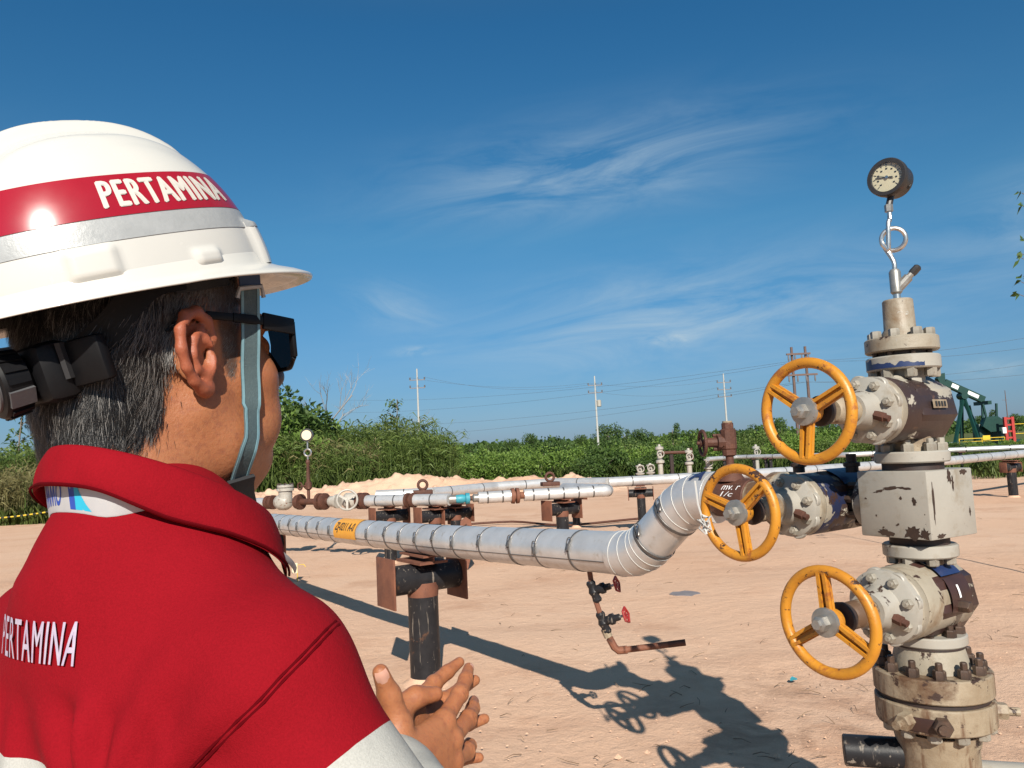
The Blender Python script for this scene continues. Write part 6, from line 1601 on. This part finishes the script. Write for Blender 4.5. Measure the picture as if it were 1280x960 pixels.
def build_lanyard():
    # white printed strap lying on the shoulders just under the collar's edge
    root = thing('lanyard', tuple(TOR.w((0, -.1, 1.38))), 'white printed lanyard strap showing under the red collar', 'lanyard')
    up_, dn = [], []; n = 61
    for i in range(n):
        an = radians(-140+280*i/(n-1)); b = (1-cos(an))/2; dx, dy = sin(an), -cos(an); cy = -.014+.02*b
        zb = 1.440-.110*b**1.2; r0 = .078+.009*abs(sin(an))+.018*b; r1 = .0845+.014*abs(sin(an))+.024*b
        up_.append(TOR.w((dx*r0, cy+dy*r0, zb+.010))); tp = 1-float(smoothstep(radians(28), radians(72), an)); r1 -= .016*(1-tp); r0 -= .012*(1-tp); q = Vector((dx*r1, cy+dy*r1, zb-.0190*tp+.006*(1-tp)))
        hit = cov_bvh.ray_cast(Vector((dx*.3, cy+dy*.3, q.z)), Vector((-dx, -dy, 0)))
        if hit[0] and abs(an) < radians(80):
            hr = hypot(hit[0].x, hit[0].y-cy); r1 = min(r1, max(hr+.002, .07)) if tp > .3 else r1; q = Vector((dx*r1, cy+dy*r1, q.z))
        dn.append(TOR.w(q))
    def P(s, t):      # s 0..1 along, t 0..1 down
        i = min(max(s*(n-1), 0), n-1.001); k = int(i); q = i-k
        a = up_[k].lerp(up_[k+1], q); b = dn[k].lerp(dn[k+1], q); return a.lerp(b, t)
    ctr = TOR.w((0, -.03, 1.30))
    def off(p, d): return p+(p-ctr).normalized()*d
    vs = [off(P(i/120, t), d) for i in range(121) for (t, d) in ((0, 0), (1, 0), (1, -.0015))]; fs = []
    for i in range(120): fs += [(3*i, 3*i+1, 3*i+4, 3*i+3), (3*i+1, 3*i+2, 3*i+5, 3*i+4)]
    st = MB().add(vs, fs).build('strap', M['lanyard'], root, 180)
    def word(body, s0, s1, t0, t1, flip, mat):
        tv, tf = text_mesh(body, 1.0, .02, 1.0, .15, .2); w = max(a for a, b in tv)*2; h = max(b for a, b in tv)*2; vs = []
        for a, b in tv:
            a, b = (-a, -b) if flip else (a, b); vs.append(off(P((s0+s1)/2+a/w*(s1-s0), (t0+t1)/2-b/h*(t1-t0)), .0008))
        MB().add(vs, tf).build('lettering', mat, st, 0)
    word('OHMM', .44, .52, .35, .82, False, M['lanyard_blue']) if False else None
    word('OWWI', .405, .500, .22, .90, True, M['lanyard_blue'])
    word('isoog', .60, .68, .0, .50, True, M['lanyard_blue'])
    def poly(pts, mat, name): MB().add([off(P(s, t), .0008) for s, t in pts], [tuple(range(len(pts)))]).build(name, mat, st, 0)
    poly([(.525, .02), (.545, .02), (.548, .98), (.532, .98)], M['lanyard_blue'], 'print'); poly([(.545, .02), (.552, .02), (.560, .5), (.575, .8), (.588, .98), (.548, .98)], M['lanyard_cyan'], 'print')
    # dark badge cord with a pale edge where the strap turns down beside the throat
    a, b = at(292, 626, .700), at(306, 668, .690); m_ = (a+b)/2+V(.004, .0, .004)
    MB().bar(a, m_, .016, .003, (0, 1, 0), .001).bar(m_, b, .016, .003, (0, 1, 0), .001).build('badge_cord', M['black_web'], root)
    MB().tube([at(284, 626, .695), at(300, 630, .694), at(309, 645, .690), at(311, 668, .688)], .0016, 6).build('cord_edge', M['lanyard'], root)
build_lanyard()
def boots():
    for s in (-1, 1):
        F = Field((s*.105-.09, -.14, -.005), (s*.105+.09, .23, .2), .006)
        F.ell((s*.105, .07, .045), (.050, .115, .045), .02); F.cone((s*.105, -.03, .05), (s*.105, -.02, .17), .052, .055, .03); F.ell((s*.105, -.03, .035), (.045, .06, .04), .02)
        F.D[:, :, :2] = np.maximum(F.D[:, :, :2], .002)
        v, f = F.mesh(); v[:, 2] = np.maximum(v[:, 2], .004); link_mesh('boot', TOR.wn(v), f, M['boot'], man, 60)
boots()

# ---- hard hat -----------------------------------------------------
HAT = Frame(HEAD.w((0, -.030, .063)), radians(40), radians(18), 0)
hat = thing('hard_hat', tuple(HEAD.w((0, 0, .07))), 'white hard hat with red band and lettering, worn by the man', 'hard hat')
def hat_r(an, s):
    """shell point: an from front (0) to right (+90), s 0 base .. 1 crown"""
    e = .985; a = s*pi/2; w = .111; lf = .133; lb = .136
    ly = lf if cos(an) > 0 else lb
    c = max(cos(a), 0.0)**.78; z = .140*sin(a)**1.06
    q = 2.25; ca, sa = abs(cos(an)), abs(sin(an)); rr = 1/((ca/ly)**q+(sa/w)**q)**(1/q)
    x = rr*sin(an)*c; y = rr*cos(an)*c
    return x, y, z
def hat_point(an, s, off=0.0):
    x, y, z = hat_r(an, s)
    # crown ridge and the two side ridges of the shell
    if s > .35:
        m = float(smoothstep(.40, .62, s))
        cen = float(smoothstep(.030, .021, abs(x)))*float(smoothstep(.112, .098, y))*float(smoothstep(-.088, -.072, y))
        z += .0115*cen*m
        sd = float(smoothstep(.012, .0, abs(abs(x)-(.052+.10*max(.0, .06-abs(y)))))) * float(smoothstep(.09, .06, abs(y)))
        z += .0016*sd*m
    # lugs above the rim: side slot cover, strap anchor and front corner blocks
    b = 0.0
    for (a0, aw, s0, s1, hgt) in ((radians(118), .135, .055, .155, .0045), (radians(73), .10, .035, .085, .0040), (radians(36), .075, -.05, .20, .0075), (radians(-118), .135, .055, .155, .0045), (radians(-64), .085, .035, .085, .004), (radians(-36), .075, -.05, .20, .0075)):
        da = (an-a0+pi) % (2*pi)-pi; b += hgt*float(smoothstep(aw+.03, aw-.02, abs(da)))*float(smoothstep(s0-.02, s0+.01, s))*float(smoothstep(s1+.02, s1-.01, s))
    L = hypot(x, y)+1e-9; k = 1+(b+off*cos(s*pi/2))/L
    return Vector((x*k, y*k, z+off*sin(s*pi/2)))
def hat_surf(a0, a1, na, s0, s1, ns, off, mat, name, parent, closed=False, warp=None):
    vs = []; fs = []
    for i in range(na+1):
        an = a0+(a1-a0)*i/na
        for j in range(ns+1): vs.append(HAT.w(hat_point(an, s0+(s1-s0)*j/ns, off)))
    for i in range(na):
        for j in range(ns): k = i*(ns+1)+j; fs.append((k, k+ns+1, k+ns+2, k+1))
    return MB().add(vs, fs).build(name, mat, parent, 180)
def build_hat():
    shell = hat_surf(-pi, pi, 240, 0.0, .9995, 90, 0, M['hat'], 'shell', hat)
    bm = bmesh.new(); bm.from_mesh(shell.data); bmesh.ops.remove_doubles(bm, verts=bm.verts[:], dist=.0006); bm.to_mesh(shell.data); bm.free()
    # brim: thin rolled edge all round, long peak in front
    n = 160; vs = []; fs = []
    for i in range(n):
        an = 2*pi*i/n; x, y, z = hat_r(an, 0); L = hypot(x, y); f = max(cos(an), 0)
        ext = .0135+.034*f**2.4+.004*max(-cos(an), 0); drop = .0065+.012*f**2-.003*max(-cos(an), 0)
        for (e, d) in ((-.0025, .014), (0.0006, .010), (.002, .002), (.35, -.25), (.7, -.6), (1.0, -1.0), (1.035, -1.12), (1.0, -1.27), (.7, -.95), (.35, -.62), (-.10, -.30), (-.0025-.15, .6)):
            if abs(e) <= .0026: r = L+e; zz = d
            else: r = L+e*ext; zz = d*drop
            vs.append(HAT.w((x/L*r, y/L*r, zz)))
    m = 12
    for i in range(n):
        j = (i+1) % n
        for k in range(m-1): fs.append((i*m+k, j*m+k, j*m+k+1, i*m+k+1))
    MB().add(vs, fs).build('brim', M['hat'], shell, 180)
    # inner face of the shell so the underside is closed off
    hat_surf(-pi, pi, 60, 0.0, .99, 16, -.010, M['black_plastic'], 'lining', hat)
    red = hat_surf(-pi, pi, 200, .262, .440, 14, .0006, M['hat_red'], 'red_band', hat)
    hat_surf(-pi, pi, 200, .172, .259, 8, .0006, M['hat_grey'], 'reflective_band', hat)
    tv, tf = text_mesh('PERTAMINA', 1.0, 0, 1.0, 0, .10, 1.16); w = max(a for a, b in tv)*2; h = max(b for a, b in tv)*2; mb = MB()
    for i, (dx, dy) in enumerate(((-.05, 0), (-.02, -.02), (.0, .02), (.02, -.01), (.05, 0))):
        mb.add([HAT.w(hat_point(HTX[0]-(a+dx)/w*HTX[1], HTX[2]+(b+dy)/h*HTX[3], .0010+.0001*i)) for a, b in tv], tf)
    mb.build('lettering', M['hat_text'], red, 0)
    # suspension: head band, nape strap, ratchet housing and knob
    def bandpts(z, w, ly, lb, a0, a1, n=40): return [Vector((w*sin(a), (ly if cos(a) > 0 else lb)*cos(a), z)) for a in np.linspace(a0, a1, n)]
    def strap(pts, hgt, th, mat, name, parent, drop=None):
        vs = []; fs = []
        for i, p in enumerate(pts):
            o = Vector((p.x, p.y, 0)).normalized(); dz = drop[i] if drop is not None else 0
            for (r, q) in ((0, 0), (th, 0), (th, hgt), (0, hgt)): vs.append(HAT.w(p+o*r+V(0, 0, q+dz)))
        for i in range(len(pts)-1):
            for k in range(4): k2 = (k+1) % 4; fs.append((4*i+k, 4*i+k2, 4*i+4+k2, 4*i+4+k))
        fs += [(0, 1, 2, 3), tuple(4*(len(pts)-1)+k for k in (3, 2, 1, 0))]
        return MB().add(vs, fs).build(name, mat, parent, 40)
    sus = strap(bandpts(-.012, .083, .103, .098, radians(-85), radians(85)), .034, .003, M['black_web'], 'head_band', hat)
    an = np.linspace(radians(80), radians(280), 60); drop = [-.052*float(smoothstep(.15, .95, sin((a-radians(80))/radians(200)*pi))) for a in an]
    strap([Vector((.0845*sin(a), (.103 if cos(a) > 0 else .085)*cos(a), -.010)) for a in an], .030, .004, M['black_plastic'], 'nape_strap', hat, drop)
    for a in (radians(35), radians(-35), radians(90), radians(-90), radians(145), radians(-145)):
        p = Vector((.086*sin(a), .108*cos(a), .010)); q = hat_point(a, .10, -.020); MB().bar(HAT.w(p), HAT.w(q), .024, .003, HAT.d((sin(a), cos(a), 0))).build('suspension_clip', M['black_plastic'], hat)
    c = Vector((.026, -.078, -.049))
    MB().box(HAT.w(c+V(0, -.008, 0)), HAT.d((1, 0, 0)), HAT.d((0, 1, 0)), HAT.d((0, 0, 1)), .036, .014, .0235, .009).build('ratchet_housing', M['black_plastic'], hat)
    for s in (-1, 1):
        MB().box(HAT.w(c+V(s*.044, .010, .002)), HAT.d((.86, .5*s, 0)), HAT.d((-.5*s, .86, 0)), HAT.d((0, 0, 1)), .017, .006, .018, .003).build('housing_wing', M['black_plastic'], hat)
        MB().box(HAT.w(c+V(s*.037, -.003, .006)), HAT.d((.8, .6*s, 0)), HAT.d((-.6*s, .8, 0)), HAT.d((0, 0, 1)), .002, .004, .014).build('housing_slot', M['black_web'], hat)
    ax_ = HAT.d((0, -1, 0)); kc = HAT.w(c+V(0, -.022, 0))
    kn = MB().lathe(kc, ax_, [(0, .020), (.003, .0245), (.020, .0265), (.0225, .025), (.0235, .021)], 32).build('ratchet_knob', M['black_plastic'], hat)
    x, y, a = frame(ax_, HAT.d((0, 0, 1)))
    for k in range(18):
        if k % 6 in (4, 5): continue
        t = 2*pi*k/18; d = x*cos(t)+y*sin(t); MB().bar(kc+a*.004+d*.0252, kc+a*.0195+d*.0268, .0045, .0022, d).build('grip_rib', M['black_plastic'], kn)
    for k in (4.5, 10.5, 16.5):
        t = 2*pi*k/18; d = x*cos(t)+y*sin(t); MB().bar(kc+a*.003+d*.0248, kc+a*.021+d*.0262, .013, .003, d).build('grip_pad', M['grey_plastic'], kn)
    MB().lathe(kc+a*.0225, a, [(0, .0205), (.0025, .0200), (.003, .018)], 32).build('knob_cap', M['grey_plastic'], kn)
    MB().box(kc+a*.0258, x, y, a, .0062, .0062, .0006).build('knob_mark', M['black_plastic'], kn)
HTX = (radians(76), radians(64), .353, .112)
build_hat()
def chin_strap():
    # runs from inside the rim past the temple, down the cheek and under the jaw
    side = []
    for (y, z) in ((.048, .070), (.049, .055), (.0485, .035), (.047, .012), (.046, -.012), (.0445, -.035), (.040, -.056), (.034, -.074), (.028, -.088)):
        hit = head_bvh.ray_cast(Vector((.2, y, z)), Vector((-1, 0, 0))); x = hit[0].x if hit[0] else .07
        side.append(Vector((x+.004, y, z)))
    side[0].x = max(side[0].x, .088); side[1].x = max(side[1].x, .085); side[2].x = max(side[2].x, .081); side[3].x = max(side[3].x, .078)
    side += [Vector((.046, .028, -.104)), Vector((.030, .036, -.120)), Vector((.014, .044, -.128)), Vector((0, .048, -.130))]
    for i, p in enumerate(side):
        if p.z < -.045:
            cn = Vector((0, .025, -.045)); d = (p-cn).normalized(); hit = head_bvh.ray_cast(cn+d*.25, -d)
            if hit[0]: side[i] = hit[0]+d*.0045
    sm = []
    for i in range(len(side)-1):
        p0 = side[max(i-1, 0)]; p1 = side[i]; p2 = side[i+1]; p3 = side[min(i+2, len(side)-1)]
        for t in (0, .25, .5, .75): sm.append(.5*((2*p1)+(-p0+p2)*t+(2*p0-5*p1+4*p2-p3)*t*t+(-p0+3*p1-3*p2+p3)*t*t*t))
    sm.append(side[-1])
    def ribbon(u0, u1, off, th, i0, i1, mat, name, parent, mirror=1):
        vs = []; fs = []; m = 0
        for i in range(i0, i1+1):
            p = sm[i]; t = (sm[min(i+1, len(sm)-1)]-sm[max(i-1, 0)]).normalized()
            nrm = Vector((.96, -.16, 0)) if p.z > -.05 else (p-Vector((0, .025, -.045))).normalized()
            nrm = (nrm-t*nrm.dot(t)).normalized(); s = t.cross(nrm)
            for (u, o) in ((u0, off), (u1, off), (u1, off+th), (u0, off+th)):
                q = p+s*u+nrm*o; vs.append(HEAD.w((q.x*mirror, q.y, q.z)))
        for i in range(i1-i0):
            for k in range(4): k2 = (k+1) % 4; fs.append((4*i+k, 4*i+k2, 4*i+4+k2, 4*i+4+k))
        e = len(vs); fs += [(0, 1, 2, 3), (e-1, e-2, e-3, e-4)]
        return MB().add(vs, fs).build(name, mat, parent, 40)
    n = len(sm)-1
    for mi in (1, -1):
        st = ribbon(-.0085, .0085, 0, .0016, 0, n, M['teal_web'], 'chin_strap', hat, mi)
        for u in (-.0085, .0061): ribbon(u, u+.0024, .0017, .0006, 2, n, M['teal_edge'], 'strap_edge', st, mi)
        ribbon(-.0095, .0095, .001, .0022, 0, 3, M['navy_web'], 'strap_end', st, mi)
    p = sm[5]; c = HEAD.w(p+V(.003, 0, -.004)); MB().tube([c+HEAD.d((0, -.014, .002)), c+HEAD.d((.002, -.012, .010)), c+HEAD.d((.002, .010, .012)), c+HEAD.d((0, .012, .002))], .0022, 6).build('strap_hook', M['hat_grey'], hat)
    ribbon(-.013, .013, .0018, .004, n-13, n, M['black_web'], 'chin_cup_and_shade', hat, 1); ribbon(-.013, .013, .0018, .004, n-13, n, M['black_web'], 'chin_cup_and_shade', hat, -1)  # black chin cup, drawn longer to paint in the shade on the strap's lower end
chin_strap()
def sunglasses():
    root = thing('sunglasses', tuple(HEAD.w((0, .1, .01))), 'black wraparound sunglasses on the man\'s face', 'sunglasses'); B = M['black_plastic']
    def fw(x): return .113-.55*abs(x)**1.6*1.9        # front curve
    n = 41; vs = []; fs = []; X = np.linspace(-.070, .070, n)
    outline = lambda x: (.030-.004*abs(x)/.07, -.016+.010*smoothstep(.05, .074, abs(x))+.018*float(smoothstep(.014, .0, abs(x))))
    fr = []
    for x in X: a, b = outline(x); fr.append((Vector((x, fw(x), a)), Vector((x, fw(x)-.002, float(b)))))
    MB().tube([HEAD.w(a) for a, b in fr], .0036, 8).build('brow_bar', B, root)
    MB().tube([HEAD.w(b) for a, b in fr], .0022, 8).build('lower_rim', B, root)
    for s in (-1, 1):
        q = [(a, b) for a, b in fr if s*a.x > .006]; vs = []
        for a, b in q: vs += [HEAD.w(a), HEAD.w(a.lerp(b, .5)+V(0, .002, 0)), HEAD.w(b)]
        MB().add(vs, [(3*i+k, 3*i+3+k, 3*i+4+k, 3*i+1+k) for i in range(len(q)-1) for k in (0, 1)]).build('lens', M['lens'], root, 180)
        e = fr[-1] if s > 0 else fr[0]
        t = [e[0]+V(0, 0, -.004), Vector((s*.082, .060, .028)), Vector((s*.083, .03, .032)), Vector((s*.0835, .005, .035)), Vector((s*.083, -.012, .034)), Vector((s*.081, -.03, .022))]
        if s > 0: t[0] = t[0]+V(.003, 0, 0)
        tm = MB()
        for i in range(len(t)-1): tm.bar(HEAD.w(t[i]), HEAD.w(t[i+1]), .0034, .0155 if i == 0 else .0095-.0012*i, HEAD.d((0, 0, 1)), .0012)
        tm.bar(HEAD.w(e[0]), HEAD.w(e[1]), .007, .0045, HEAD.d((0, 1, 0)), .0015)
        tm.build('temple_arm', B, root)
sunglasses()

# ------------------------------------------------------------------ labels: tell look-alikes apart by their order from the left
def unique_labels():
    seen = {}
    for o in COL.objects:
        if o.parent is None and 'label' in o.keys() and o.get('kind') != 'stuff': seen.setdefault(o['label'], []).append(o)
    words = ['leftmost', 'second from left', 'third from left', 'fourth from left', 'fifth from left', 'sixth from left', 'seventh from left', 'eighth from left', 'ninth from left']
    for lab, obs in seen.items():
        if len(obs) < 2: continue
        obs.sort(key=lambda o: o.location.x/max(o.location.y, .1))
        for i, o in enumerate(obs): o['label'] = lab+', '+(words[i] if i < len(words) else f'number {i+1} from left')
unique_labels()
